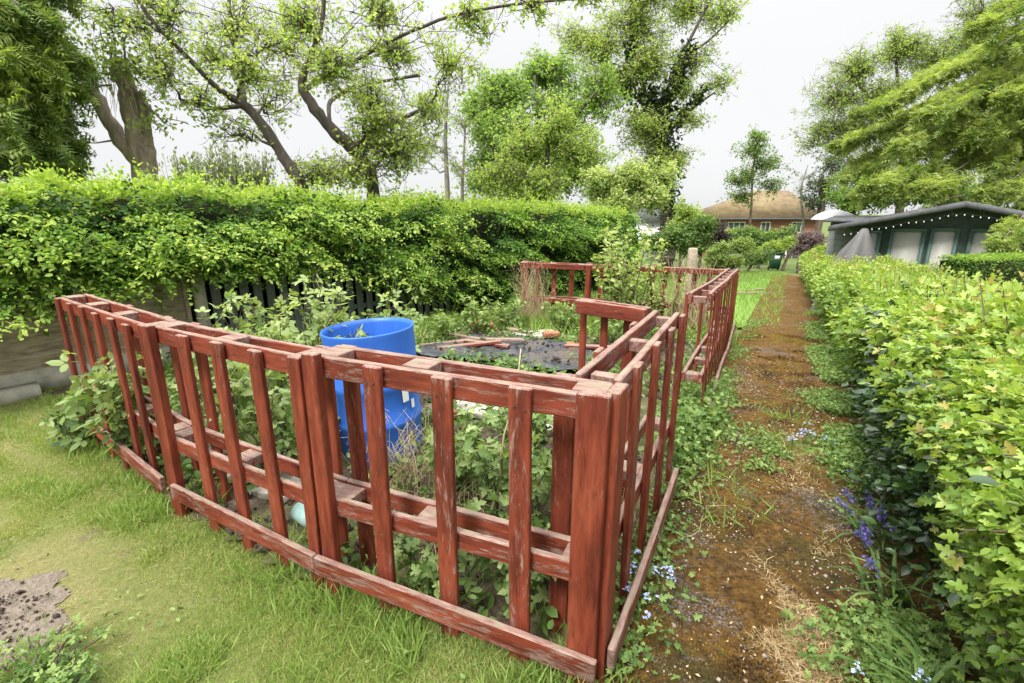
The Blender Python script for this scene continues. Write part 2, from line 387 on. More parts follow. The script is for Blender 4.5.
def sheet_mat():
    m, nt, out = new_mat('dirty_black_plastic'); co = coords(nt)
    d = ramp(nt, noise(nt, co, 2.6, 6, .7), [(.52, 0.0), (.62, 1.0)]).outputs[0]
    dirt = ramp(nt, noise(nt, co, 30, 5, .7), [(.3, (.035, .026, .018)), (.7, (.15, .11, .08))]).outputs[0]
    c = mixc(nt, d, ramp(nt, noise(nt, co, 7, 4), [(.3, (.02, .021, .026)), (.7, (.075, .08, .092))]).outputs[0], dirt)
    p = N(nt, 'BsdfPrincipled'); nt.links.new(c, p.inputs['Base Color']); nt.links.new(math_(nt, 'ADD', .3, math_(nt, 'MULTIPLY', d, .6)), p.inputs['Roughness'])
    nt.links.new(bump(nt, noise(nt, co, 22, 6, .7), .9, .03), p.inputs['Normal']); nt.links.new(p.outputs[0], out.inputs[0]); return m
M['blacksheet'] = sheet_mat()

# ------------------------------------------------------------------ camera, light, sky
cam = bpy.data.cameras.new('camera'); co_ = bpy.data.objects.new('camera', cam); COL.objects.link(co_)
cam.sensor_width = 36; cam.lens = F_PX / 1024 * 36; cam.clip_start = .05; cam.clip_end = 2000
co_.location = (0, 0, CAM_H); co_.rotation_euler = (PI / 2 - PITCH, 0, 0); SC.camera = co_

SUN_EL, SUN_AZ = math.radians(52), math.radians(215)      # azimuth clockwise from +Y: behind the camera, to the left
sl = bpy.data.lights.new('sun', 'SUN'); sl.energy = 1.5; sl.angle = math.radians(14); sl.color = (1, .96, .90)
so = bpy.data.objects.new('sun', sl); COL.objects.link(so)
sd = Vector((math.sin(SUN_AZ) * math.cos(SUN_EL), math.cos(SUN_AZ) * math.cos(SUN_EL), math.sin(SUN_EL)))
so.rotation_euler = sd.to_track_quat('Z', 'Y').to_euler()
wd = bpy.data.worlds.new('World'); SC.world = wd; wd.use_nodes = True
nt = wd.node_tree; nt.nodes.clear()
out = nt.nodes.new('ShaderNodeOutputWorld'); bg = N(nt, 'Background'); bg.inputs['Strength'].default_value = .1
sky = N(nt, 'TexSky'); sky.sky_type = 'NISHITA'; sky.sun_disc = False; sky.sun_elevation = SUN_EL; sky.sun_rotation = SUN_AZ
sky.air_density = 1; sky.dust_density = 2; sky.ozone_density = 1
hs = N(nt, 'HueSaturation'); hs.inputs['Saturation'].default_value = .25; nt.links.new(sky.outputs[0], hs.inputs['Color'])
tc = nt.nodes.new('ShaderNodeTexCoord'); sz = nt.nodes.new('ShaderNodeSeparateXYZ'); nt.links.new(tc.outputs['Generated'], sz.inputs[0])
# cloud deck: brighter overhead than near the horizon, as an overcast sky is, with faint structure
zz = math_(nt, 'MAXIMUM', sz.outputs[2], 0.0)
cl = noise(nt, tc.outputs['Generated'], 2.2, 5, .55)
k = math_(nt, 'ADD', 2.95, math_(nt, 'MULTIPLY', math_(nt, 'POWER', zz, 4.0), 26.0))
k = math_(nt, 'MULTIPLY', k, math_(nt, 'ADD', .95, math_(nt, 'MULTIPLY', cl, .10)))
cc = nt.nodes.new('ShaderNodeCombineColor')
nt.links.new(math_(nt, 'MULTIPLY', k, .985), cc.inputs[0]); nt.links.new(math_(nt, 'MULTIPLY', k, .99), cc.inputs[1]); nt.links.new(k, cc.inputs[2])
nt.links.new(mixc(nt, .9, hs.outputs[0], cc.outputs[0]), bg.inputs['Color']); nt.links.new(bg.outputs[0], out.inputs[0])
SC.view_settings.view_transform = 'Standard'; SC.view_settings.look = 'None'; SC.view_settings.gamma = 1
SC.view_settings.use_curve_mapping = False; SC.view_settings.exposure = 1.60
SC.render.engine = 'CYCLES'
SC.cycles.max_bounces = 6; SC.cycles.diffuse_bounces = 3; SC.cycles.glossy_bounces = 2; SC.cycles.transmission_bounces = 3; SC.cycles.transparent_max_bounces = 4
SC.cycles.use_denoising = True
try: SC.cycles.denoiser = 'OPENIMAGEDENOISE'
except Exception: pass

# ------------------------------------------------------------------ plot layout (metres)
PD = np.array((.488, .873)); PN = np.array((.873, -.488))            # along the path, and to its right
def path_c(t): return np.array((0.0, -.05)) + PD * t + PN * .74 + PD * 0     # centre line of the path
HP, HU, HN = np.array((-4.5, 4.1)), np.array((.633, .774)), np.array((.774, -.633))   # left boundary: origin, along, towards the plot
def hpt(s, off=0.0): return HP + HU * s + HN * off

# ------------------------------------------------------------------ ground
def grid_sheet(name, xs, ys, zfun, mat, mask=None, kind='structure'):
    X, Y = np.meshgrid(xs, ys); nx, ny = len(xs), len(ys)
    V = np.c_[X.ravel(), Y.ravel(), zfun(X.ravel(), Y.ravel())]
    i = np.arange(ny - 1)[:, None] * nx + np.arange(nx - 1)[None]
    q = np.stack([i, i + 1, i + nx + 1, i + nx], -1).reshape(-1, 4)
    if mask is not None:
        c = V[q].mean(1); q = q[mask(c[:, 0], c[:, 1])]
    b = MB(); b.add(V, None, q)
    o = b.build(name, mat, None, True); tag(o, kind=kind)
    return o
def axis_pts(lo, hi, c0, c1, step, far=1.25):
    a = [c0]; 
    while a[-1] < c1: a.append(a[-1] + step)
    d = step
    while a[-1] < hi: d *= far; a.append(a[-1] + d)
    d = step
    while a[0] > lo: d *= far; a.insert(0, a[0] - d)
    return np.array(a)
M['ground'] = ground_mat('meadow_ground', [(0, 0, 0, (.06, .10, .025), (.12, .17, .04), 9), (1.3, .5, .7, (.10, .085, .05), (.17, .14, .08), 20)])
def gz_rough(x, y): return ground_z(x, y) + .05 * (fbm(np.c_[x, y], .9, 3) - .5) * (np.hypot(x, y) < 60) - .03
grid_sheet('ground', axis_pts(-600, 600, -9, 14, .35), axis_pts(-60, 900, -2, 24, .35), gz_rough, M['ground'])
def side(x, y, a, b): return (b[0] - a[0]) * (y - a[1]) - (b[1] - a[1]) * (x - a[0])
# fence corner points (outer faces, from the photograph)
K_END, K_B, K_DBL, K_COR = np.array((-3.12, 3.30)), np.array((-1.83, 2.36)), np.array((-.79, 1.78)), np.array((.285, 1.325))
K_DF, K_FN, K_FF, K_GL = np.array((.93, 2.57)), np.array((1.40, 3.36)), np.array((3.50, 7.55)), np.array((.13, 8.30))
def in_lawn(x, y):
    lim = np.where(x < K_B[0], side(x, y, K_END, K_B) , np.where(x < K_DBL[0], side(x, y, K_B, K_DBL), side(x, y, K_DBL, K_COR)))
    h = side(x, y, HP, HP + HU)
    return (lim < .03) & (h < 0.05) & (x < .32) | ((x < K_END[0] + .05) & (h < .05) & (y < 5))
M['lawn'] = ground_mat('lawn_ground', [(0, 0, 0, (.08, .10, .03), (.18, .19, .06), 60), (1.1, .46, .66, (.13, .11, .05), (.30, .25, .12), 70), (3.1, .60, .68, (.10, .075, .05), (.16, .12, .085), 60)], 70, .7)
BARE = np.array((-2.28, 1.56))
def lawn_z(x, y): return ground_z(x, y) + .012 + .03 * (fbm(np.c_[x, y], 1.6, 5) - .5)
grid_sheet('lawn', np.arange(-9, .5, .08), np.arange(-.6, 6, .08), lawn_z, M['lawn'], in_lawn)
M['baresoil'] = ground_mat('bare_soil', [(0, 0, 0, (.15, .12, .09), (.30, .25, .20), 50), (4, .55, .68, (.08, .06, .045), (.14, .11, .085), 40)], 50, .9, .03)
def bare_d(x, y): return np.hypot((x - BARE[0]) * .75, (y - BARE[1]) * 1.25) + .55 * (fbm(np.c_[x, y], 5, 9, 4) - .5)
def bare_mask(x, y): return bare_d(x, y) < .31
grid_sheet('bare_soil', np.arange(-3.2, -1.2, .014), np.arange(.8, 2.3, .014), lambda x, y: lawn_z(x, y) + .006 - .05 * np.clip(bare_d(x, y) - .26, 0, 1) + .022 * (fbm(np.c_[x, y], 34, 2, 3) - .35), M['baresoil'], bare_mask)
M['bedsoil'] = ground_mat('bed_soil', [(0, 0, 0, (.05, .036, .026), (.14, .10, .075), 26), (1.7, .45, .62, (.10, .12, .035), (.15, .17, .05), 30), (2.6, .55, .66, (.20, .17, .13), (.30, .26, .21), 40)], 40, .9, .03)
def in_bed(x, y):
    c1 = np.where(x < K_B[0], side(x, y, K_END, K_B), np.where(x < K_DBL[0], side(x, y, K_B, K_DBL), side(x, y, K_DBL, K_COR))) >= .0
    c2 = side(x, y, K_COR, K_FF) > -.02
    return c1 & c2 & (side(x, y, HP, HP + HU) < .6) & (y < 8.6) & (x > K_END[0] - 1)
def bed_z(x, y): return ground_z(x, y) + .02 + .09 * (fbm(np.c_[x, y], 1.8, 21) - .45)
grid_sheet('bed_soil', np.arange(-4.4, 4, .09), np.arange(1.2, 9, .09), bed_z, M['bedsoil'], in_bed)

# path: worn, moss-covered hard surface running down between fence and hedge
def path_mat():
    m, nt, out = new_mat('mossy_path')
    co = coords(nt)
    moss = ramp(nt, noise(nt, co, 26, 6, .7), [(.3, (.035, .019, .006)), (.48, (.14, .073, .016)), (.7, (.32, .17, .036))]).outputs[0]
    olive = ramp(nt, noise(nt, co, 40, 5, .7), [(.3, (.03, .03, .008)), (.7, (.095, .095, .022))]).outputs[0]
    c = mixc(nt, ramp(nt, noise(nt, co, 2.3, 6, .65), [(.50, 0.0), (.68, .9)]).outputs[0], moss, olive)
    dark = ramp(nt, noise(nt, co, 5.5, 5, .7), [(.54, 0.0), (.66, .7)]).outputs[0]
    c = mixc(nt, dark, c, (.035, .024, .012))
    vor = N(nt, 'TexVoronoi'); vor.inputs['Scale'].default_value = 140; nt.links.new(co, vor.inputs['Vector'])
    vc = nt.nodes.new('ShaderNodeSeparateXYZ'); nt.links.new(vor.outputs['Color'], vc.inputs[0])
    grit = ramp(nt, vc.outputs[0], [(.2, (.06, .05, .04)), (.6, (.20, .17, .15)), (.95, (.42, .37, .34))]).outputs[0]
    gm = math_(nt, 'ADD', noise(nt, co, 1.9, 5, .6), math_(nt, 'MULTIPLY', math_(nt, 'SUBTRACT', noise(nt, co, 34, 3, .7), .5), .55))
    gf = ramp(nt, gm, [(.57, 0.0), (.67, .75)]).outputs[0]
    c = mixc(nt, gf, c, grit)
    p = N(nt, 'BsdfPrincipled', Roughness=.92); p.inputs['Specular IOR Level'].default_value = .2
    nt.links.new(c, p.inputs['Base Color'])
    c = mixc(nt, 1.0, c, ramp(nt, noise(nt, co, 75, 5, .85), [(.32, (.18, .16, .14)), (.5, (.85, .83, .8)), (.68, (1.9, 1.85, 1.7))]).outputs[0], 'MULTIPLY')
    h = math_(nt, 'ADD', noise(nt, co, 55, 6, .75), math_(nt, 'MULTIPLY', noise(nt, co, 7, 4), .7))
    nt.links.new(bump(nt, h, 1.0, .05), p.inputs['Normal']); nt.links.new(p.outputs[0], out.inputs[0])
    return m
M['path'] = path_mat()
def path_frame(t, o):
    t = np.asarray(t, float); o = np.asarray(o, float)
    c = PD[None] * t[:, None] + PN[None] * (.0 + o)[:, None]
    return c[:, 0], c[:, 1]
PATH_L, PATH_R = -.28, .50       # offsets from the line through the origin along PD
def path_sheet():
    ts = np.concatenate([np.arange(-.5, 6, .05), np.arange(6, 27, .2)]); os_ = np.linspace(PATH_L - .25, PATH_R + .25, 26)
    Tt, Oo = np.meshgrid(ts, os_, indexing='ij')
    x, y = path_frame(Tt.ravel(), Oo.ravel())
    z = ground_z(x, y) + .028 + .012 * (fbm(np.c_[x, y], 5, 4) - .5)
    n = len(os_); i = np.arange(len(ts) - 1)[:, None] * n + np.arange(n - 1)[None]
    b = MB(); b.add(np.c_[x, y, z], None, np.stack([i, i + 1, i + n + 1, i + n], -1).reshape(-1, 4)[:, ::-1])
    tag(b.build('path', M['path'], None, True), kind='structure')
path_sheet()
# far green lawn beyond the fenced plot, left of the path
M['farlawn'] = ground_mat('far_lawn_grass', [(0, 0, 0, (.10, .19, .03), (.16, .26, .05), 40), (.8, .5, .7, (.13, .20, .04), (.18, .25, .06), 30)], 60, .6)
grid_sheet('far_lawn', np.arange(-2, 20, .4), np.arange(7.5, 34, .4), lambda x, y: ground_z(x, y) + .012, M['farlawn'],
           lambda x, y: (side(x, y, (0, 0), PD) > -.1) & (y > 8.5) & (side(x, y, HP + HN * 1.2, HP + HN * 1.2 + HU) < 0) & (.5 * x + .866 * y < 30))

# ------------------------------------------------------------------ red double-skinned picket fence
def plank(name, L, w, th, mat, parent, loc, axis='x', wear=.5, jit=.004, yaw=0.0, tilt=0.0, bev=.004, nails=()):
    """a board whose local X runs along its length, w is its local Z, th its local Y"""
    bm = bmesh.new(); n = max(2, int(L / .12))
    def ring(x):
        return [bm.verts.new((x, sy * th / 2, sz * w / 2)) for sy, sz in ((-1, -1), (1, -1), (1, 1), (-1, 1))]
    rs = []
    ph = random.random() * 9
    for i in range(n + 1):
        x = -L / 2 + L * i / n; r = ring(x)
        dy = jit * math.sin(ph + x * 2.1); dz = jit * math.sin(ph * 2 + x * 1.7)
        for v in r: v.co.y += dy + random.uniform(-.0006, .0006); v.co.z += dz + random.uniform(-.0008, .0008)
        rs.append(r)
    for a, b in zip(rs, rs[1:]):
        for k in range(4): bm.faces.new((a[k], a[(k + 1) % 4], b[(k + 1) % 4], b[k]))
    bm.faces.new(rs[0][::-1]); bm.faces.new(rs[-1])
    bmesh.ops.recalc_face_normals(bm, faces=bm.faces)
    ed = [e for e in bm.edges if len(e.link_faces) == 2 and e.calc_face_angle() > .8]
    bmesh.ops.bevel(bm, geom=ed, offset=bev, segments=1, affect='EDGES')
    for (nx, nz) in nails:
        vs = [bm.verts.new((nx + .0058 * math.cos(k * PI / 3), -th / 2 - jit - .0016, nz + .0058 * math.sin(k * PI / 3))) for k in range(6)]; bm.faces.new(vs[::-1] if False else vs).material_index = 1
    me = bpy.data.meshes.new(name); bm.to_mesh(me); bm.free()
    at = me.attributes.new('tint', 'FLOAT', 'POINT'); at.data.foreach_set('value', np.full(len(me.vertices), wear, np.float32))
    me.materials.append(mat)
    if nails: me.materials.append(M['rust'])
    o = bpy.data.objects.new(name, me); COL.objects.link(o); o.parent = parent; o.location = loc
    if axis == 'x': o.rotation_euler = (0, 0, yaw)
    elif axis == 'z': o.rotation_euler = (tilt, -PI / 2, yaw)
    return o
FH = 1.06
def fence_panel(p0, p1, label, pick, posts=(), inner=(), ext0=0.0, ext1=0.0, bottom=True, mid=True, blocks=None, wear=.5, H=FH, bot_pieces=None, group='red picket fence panels round the plot', rec=0, bz=(.185, .185), hw=.062, pw=.076, pt=.024, postw=(.098,) * 9):
    p0 = np.array(p0, float); p1 = np.array(p1, float); L = float(np.linalg.norm(p1 - p0)); d = (p1 - p0) / L
    z0, z1 = GZ(*p0), GZ(*p1)
    root = thing('picket_fence_panel', label, 'fence panel', (p0[0], p0[1], z0), group=group, rot=(0, -math.atan2(z1 - z0, L), math.atan2(d[1], d[0])))
    mt = M['red']; R = lambda a, b: random.uniform(a, b)
    for y in (-hw, hw):
        plank('top_rail', L + ext1 + ext0, .084, .028, mt, root, ((L + ext1 - ext0) / 2, y, H - .046 + R(-.004, .004)), wear=wear + R(.0, .11), jit=.005)
        if mid: plank('middle_rail', L + ext1 + ext0 - .01, .078, .028, mt, root, ((L + ext1 - ext0) / 2, y, .425 + R(-.006, .006)), wear=wear + R(.03, .15), jit=.004)
    if blocks is None:
        nb = max(2, int(round(L / .52)) + 1); blocks = [.05 + (L - .1) * i / (nb - 1) for i in range(nb)]
    for x in blocks:
        plank('spacer_block', .05 if rec else .11, .05, 2 * hw - .0305, mt, root, (x + R(-.01, .01), 0, H - .031 - rec), wear=wear + R(.1, .25), jit=0, bev=.003)
        if mid: plank('spacer_block', .10, .05, .0935, mt, root, (x + R(-.03, .03), 0, .432), wear=wear + R(.0, .25), jit=0, bev=.003)
    ys = -(hw + .014 + .002 + .0175)
    for x in pick:
        plank('picket', H + .02, pw, pt, mt, root, (x + R(-.008, .008), -(hw + .0165 + pt / 2), (H - .02) / 2 - .008 + R(-.012, .004)), 'z', wear + R(-.10, .06), .003, tilt=0, yaw=R(-.01, .01), nails=[(H / 2 - .05 + R(-.008, .008), R(-.02, -.008)), (H / 2 - .05 + R(-.008, .008), R(.008, .02)), (.425 - H / 2 + R(-.01, .01), R(-.015, .015))])
    for x, w_ in zip(posts, postw):
        plank('post', H + .030, w_, .042, mt, root, (x, ys - .003, (H - .02) / 2 + .003), 'z', wear + R(-.14, -.06), .003)
    for x in inner:
        plank('picket', H + .02, .076, .024, mt, root, (x + R(-.01, .01), -ys - .005, (H - .02) / 2 - .006 + R(-.008, .004)), 'z', wear + R(-.14, 0), .004, yaw=R(-.01, .01))
    if bottom:
        for (xa, xb) in (bot_pieces or [(0, L)]):
            za, zb = (bz[0] + (bz[1] - bz[0]) * xa / L, bz[0] + (bz[1] - bz[0]) * xb / L)
            o = plank('bottom_rail', xb - xa, .085, .026, mt, root, ((xa + xb) / 2, ys - .017 - .0155 - (.01 if posts else 0), (za + zb) / 2 + R(-.006, .006)), wear=wear + R(.08, .18), jit=.006)
            o.rotation_euler[1] = -math.atan2(zb - za, xb - xa)
    return root
def inset(p, q, k=.10):
    d = (q - p) / np.linalg.norm(q - p); return np.array((-d[1], d[0])) * k
def seq(a, b, n): return [a + (b - a) * i / (n - 1) for i in range(n)]
# front run, left to right
iA, iB, iC = inset(K_END, K_B), inset(K_B, K_DBL), inset(K_DBL, K_COR)
a0, a1 = K_END + iA, K_B + iA; LA = float(np.linalg.norm(a1 - a0))
fence_panel(a0, a1 - .03 * (a1 - a0) / LA, 'red picket fence panel at the hedge end with bramble growing through it', seq(.04, LA - .26, 6), inner=(.06, .8, LA - .2), wear=.46, bot_pieces=[(.0, .24), (.27, LA - .03)], H=1.05, bz=(.205, .185), pw=.066)
b0, b1 = K_B + iB, K_DBL + iB; LB = float(np.linalg.norm(b1 - b0))
fence_panel(b0, b1 - .01 * (b1 - b0) / LB, 'red picket fence panel between bramble panel and doubled posts by the barrel', seq(.34, LB - .31, 3), posts=(.035, LB - .047), postw=(.092, .066), inner=(.12, LB - .12), wear=.5, bot_pieces=[(.07, LB - .02)])
c0, c1 = K_DBL + iC, K_COR + iC; LC = float(np.linalg.norm(c1 - c0)); dC = (c1 - c0) / LC
cor_end = c1 - dC * .105
fence_panel(c0 + dC * .005, cor_end + dC * .075, 'red picket fence panel in front of the blue barrel, nearest the camera', seq(.31, LC - .285, 3), posts=(.032, LC - .055), postw=(.068, .100), inner=(.06, LC - .2), ext1=0, wear=.57, bot_pieces=[(-.02, LC)], blocks=(.06, .46, LC - .08), H=1.082, bz=(.185, .125))
# side run along the path
iD = inset(K_COR, K_DF); d0, d1 = K_COR + iD, K_DF + iD; dD = (d1 - d0) / np.linalg.norm(d1 - d0)
ds = d0 + dD * .185; LD = float(np.linalg.norm(d1 - ds))
fence_panel(ds, d1, 'red picket fence panel beside the path at the near corner', seq(.20, LD - .04, 4), posts=(-.115,), inner=(.30, .85), wear=.56, bot_pieces=[(-.16, LD - .1)], blocks=(.10, .62, LD - .04), rec=.022, H=1.085, bz=(.135, .19))
# short return at the gateway
dE = np.array((-.76, .65)); e0 = d1 + dD * .03 + dE * .115; e1 = e0 + dE * .46
fence_panel(e0, e1, 'short red picket return panel turning into the plot at the gap', (.15, .30, .455), posts=(), inner=(), bottom=False, wear=.45, blocks=(.05, .41), mid=False, H=1.085, hw=.03, pw=.046, pt=.02)
# far side run in two panels
iF = inset(K_FN, K_FF); f0, f1 = K_FN + iF, K_FF + iF; fm = (f0 + f1) / 2; LF = float(np.linalg.norm(fm - f0)); dF = (fm - f0) / LF
fence_panel(f0, fm - dF * .005, 'red picket fence panel beside the path just past the gap', seq(.045, LF - .05, 9), posts=(), rec=.02, pw=.055, pt=.011, inner=(.045, 1.2), wear=.52, bot_pieces=[(.1, LF)])
fence_panel(fm + dF * .005, f1, 'red picket fence panel beside the path farthest from the camera', seq(.24, LF - .05, 8), posts=(), rec=.02, pw=.055, pt=.011, inner=(1.0,), wear=.52)
# rear run, right to left, in three panels
g0 = K_FF + iF + np.array((-.10, .03)); g1 = K_GL; LG = float(np.linalg.norm(g1 - g0)); dG = (g1 - g0) / LG
gl = ['red rear fence panel at the far path corner, behind dead climber stems', 'red rear fence panel half hidden by the green elder shrub', 'red rear fence panel in front of the dark end of the hedge']
cuts = [0, LG * .36, LG * .67, LG]
for i in range(3):
    A, B = g0 + dG * (cuts[i] + .004), g0 + dG * (cuts[i + 1] - .004); l = float(np.linalg.norm(B - A)); n = max(3, int(l / .28))
    fence_panel(A, B, gl[i], seq(.22, l - .27, n), posts=(l - .06,), inner=(l - .06,), wear=.45, H=1.04)

# ------------------------------------------------------------------ left boundary: timber fence, concrete base and post, palisade
def board_fence(s0, s1, label, off=.0, top=1.02):
    L = s1 - s0; p = hpt(s0, off); root = thing('board_fence', label, 'fence', (p[0], p[1], GZ(*p)), math.atan2(HU[1], HU[0]), 'weathered board fence panels under the hedge')
    z = .20; k = 0
    while z < top:
        plank('board', L - .01, .165, .018, M['oldwood'], root, (L / 2, .004 * (k % 2), z + .08), jit=.007); z += .142; k += 1
    for x in (.03, L / 2, L - .03): plank('batten', top - .18, .045, .03, M['oldwood'], root, (x, -.027, (top + .2) / 2), 'z')
    b = MB(); b.box((L / 2, .0, .09), (L - .002, .05, .24)); b.build('gravel_board', M['concrete'], root)
board_fence(-2.26, -.36, 'weathered board fence panel under the hedge, cut by the photo edge')
board_fence(-.34, 1.54, 'weathered board fence panel under the hedge behind the fence end')
p = hpt(1.63, .03); r_ = thing('concrete_post', 'pale square concrete fence post under the hedge', 'post', (p[0], p[1], GZ(*p)), math.atan2(HU[1], HU[0]))
b = MB(); b.box((0, 0, .66), (.11, .11, 1.34)); b.box((0, 0, 1.345), (.09, .09, .03)); b.build('shaft', M['concrete'], r_)
p = hpt(1.74, .02); r_ = thing('palisade_fence', 'dark grey green paling fence under the hedge beside concrete post', 'fence', (p[0], p[1], GZ(*p)), math.atan2(HU[1], HU[0]))
for i in range(24): plank('paling', 1.1, .10, .018, M['palisade'], r_, (.06 + i * .155, 0, .54 - .0), 'z', jit=.003)
for z in (.3, .9): plank('rail', 3.7, .07, .035, M['palisade'], r_, (1.85, .029, z))
b = MB(); pa, pb = hpt(-2.6, .16), hpt(.2, .16); mid_ = (pa + pb) / 2
b.box((0, 0, .045), (2.8, .16, .15)); o = b.build('kerb', M['concrete'], None, origin=(0, 0, 0)); o.location = (mid_[0], mid_[1], GZ(*mid_)); o.rotation_euler = (0, 0, math.atan2(HU[1], HU[0]))
tag(o, 'long pale concrete kerb at the foot of the board fence', 'kerb')

# ------------------------------------------------------------------ foliage helpers
def randdir(n, up=0.0, flat=1.0):
    v = RNG.normal(size=(n, 3)); v[:, 2] *= flat; v[:, 2] += up
    return nrm(v)
def sprays(P, D, nl, length, size, mb, T, tint, tvar=.12, flat=.35, tw=None, droop=.35, upn=1.0):
    """short leafy twigs: P bases, D outward directions; leaves alternate along each twig in a loose plane"""
    n = len(P); D = nrm(D)
    sidev = nrm(np.cross(D, np.array((0, 0, 1.0)) + .25 * RNG.normal(size=(n, 3)))); upv = np.cross(sidev, D)
    upv = np.where(upv[:, 2:3] < 0, -upv, upv)
    Ls = np.broadcast_to(length, (n,)) * RNG.uniform(.7, 1.25, n)
    for k in range(nl):
        f = (k + .6) / nl
        pos = P + D * (Ls * f)[:, None] + np.array((0, 0, -1.0)) * (droop * Ls * f * f)[:, None]
        sg = 1 if k % 2 else -1
        d = D * .55 + sidev * (sg * RNG.uniform(.5, 1.1, n))[:, None] + RNG.normal(size=(n, 3)) * .25
        if k == nl - 1: d = D + RNG.normal(size=(n, 3)) * .2
        d[:, 2] -= droop * .5
        nn = upv * upn + RNG.normal(size=(n, 3)) * flat
        mb.leaves(pos + RNG.normal(size=(n, 3)) * size * .25, nn, d, size * RNG.uniform(.5, 1.4, n), T, np.clip(tint + RNG.normal(size=n) * tvar + .12 * (f - .5), 0, 1))
    if tw is not None:
        for i in range(0, n, tw[1]):
            q = np.array([P[i], P[i] + D[i] * Ls[i] * .5 + np.array((0, 0, -.25 * droop * Ls[i])), P[i] + D[i] * Ls[i] + np.array((0, 0, -droop * Ls[i]))])
            tw[0].tube(q, (.004, .003, .002), 3, False)

# ------------------------------------------------------------------ left hedge
def left_hedge():
    s0, s1 = -4.2, 12.3
    p = hpt(3.0, -.3)
    root = wthing('tall_hedge', 'tall lime green deciduous hedge along the left boundary', 'hedge', (p[0], p[1], GZ(*p)))
    def lo(s): return np.interp(s, [-4, 0, .9, 1.4, 3.3, 4.6, 6, 13], [.90, .90, .98, 1.06, .98, .55, .30, .15])
    def hi(s): return np.interp(s, [-4, 0, 3, 8, 11.6, 12.3], [1.74, 1.76, 1.76, 2.0, 2.12, 1.9]) + .16 * (vnoise(np.c_[s, s * 0], 1.4, 3) - .5) + .14 * (vnoise(np.c_[s, s * 0], 4.5, 5) - .5)
    def frontoff(s, z):  # front surface, towards the plot; bulges in horizontal tiers
        q = np.c_[s * .8, z * 2.4]
        return .30 + .42 * (fbm(q, 1.5, 31, 3) - .5) + .10 * np.sin(z * 9 + s * 1.3)
    mb = MB(); tw = MB()
    def to_world(s, off, z):
        xy = HP[None] + HU[None] * s[:, None] + HN[None] * off[:, None]
        return np.c_[xy, z + ground_z(xy[:, 0], xy[:, 1])]
    # front face sprays: denser near the camera side
    # boughs: leafy shelves that stand out in layers with dark gaps between them
    nb = 500
    bs_ = s0 + (s1 - s0) * RNG.uniform(0, 1, nb) ** 1.12; bz_ = RNG.uniform(0, 1, nb); h_ = hi(bs_); a_ = lo(bs_); bz_ = a_ + (h_ - a_ - .02) * bz_
    bo_ = frontoff(bs_, bz_) - .30 * np.clip((bz_ - h_ + .35) / .35, 0, 1) ** 2 - RNG.exponential(.10, nb); bl_ = RNG.uniform(.75, 1.65, nb); bt_ = RNG.normal(0, .09, nb)
    per = 26
    idx = np.repeat(np.arange(nb), per); n = len(idx); e1_ = RNG.normal(size=n); e2_ = RNG.uniform(0, 1, n)
    ds = e1_ * .17 * bl_[idx]; dz_ = -.9 * ds ** 2 + RNG.normal(size=n) * .022 - .13 * e2_ ** 2; do = .46 * bl_[idx] * e2_ - .24 - 1.2 * ds ** 2
    s = bs_[idx] + ds; z = bz_[idx] + dz_; off = bo_[idx] + do; h = hi(s)
    rnd = np.clip((z - (h - .35)) / .35, 0, 1)
    P = to_world(s, off, z)
    D = np.r_[HN, -.12][None] + RNG.normal(size=(n, 3)) * np.array((.5, .5, .22))
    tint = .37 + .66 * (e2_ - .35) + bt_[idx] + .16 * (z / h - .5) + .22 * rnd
    far = s > 6
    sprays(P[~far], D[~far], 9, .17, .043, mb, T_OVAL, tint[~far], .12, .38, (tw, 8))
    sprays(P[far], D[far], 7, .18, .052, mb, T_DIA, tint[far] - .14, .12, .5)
    # sparse leaves deeper in, their shade painted as a dark tint
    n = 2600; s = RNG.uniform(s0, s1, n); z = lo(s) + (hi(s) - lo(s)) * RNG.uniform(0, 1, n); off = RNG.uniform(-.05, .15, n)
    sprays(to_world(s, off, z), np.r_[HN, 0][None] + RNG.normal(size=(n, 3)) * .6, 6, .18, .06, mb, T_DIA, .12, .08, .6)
    # long pendulous sprays hanging below the lower edge
    n = 420; s = RNG.uniform(s0, 4.5, n); k = (s < .9) | (s > 3.6); s = s[k]; n = len(s); z = lo(s) + RNG.uniform(-.02, .3, n); off = frontoff(s, z) + RNG.uniform(-.1, .12, n)
    D = np.r_[HN, -.25][None] + RNG.normal(size=(n, 3)) * .4
    sprays(to_world(s, off, z), D, 9, .28, .048, mb, T_OVAL, .5, .15, .35, (tw, 3), .5)
    # top: upright new shoots
    n = 8500; s = s0 + (s1 - s0) * RNG.uniform(0, 1, n) ** 1.1; off = RNG.uniform(-1.3, .12, n); z = hi(s) - .06 + RNG.normal(size=n) * .035 - .35 * np.clip(off + .05, 0, 1) ** 1.2
    D = RNG.normal(size=(n, 3)) * .5 + np.array((0, 0, 1.0))
    sprays(to_world(s, off, z), D, 8, np.where(RNG.uniform(0, 1, n) < .12, .34, .17), .045, mb, T_OVAL, .84, .14, .7, None, .1)
    # rounded far end
    n = 1700; z = RNG.uniform(.1, 2.0, n); off = RNG.uniform(-1.3, .3, n); s = s1 + .1 * RNG.normal(size=n) - .5 * np.abs((off + .5) / .8) ** 2.2 - .5 * np.clip(z - 1.5, 0, 1)
    D = np.r_[HU, .2][None] + RNG.normal(size=(n, 3)) * .6
    sprays(to_world(s, off, z), D, 5, .2, .07, mb, T_DIA, .40, .15, .6)
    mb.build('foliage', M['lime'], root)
    tw.build('twigs', M['twig'], root)
    # solid core for the inner twigs, painted near-black as the shade between boughs
    ns, nz = 130, 14; ss = np.linspace(s0 + .05, s1 - .55, ns); c = MB(); V = []
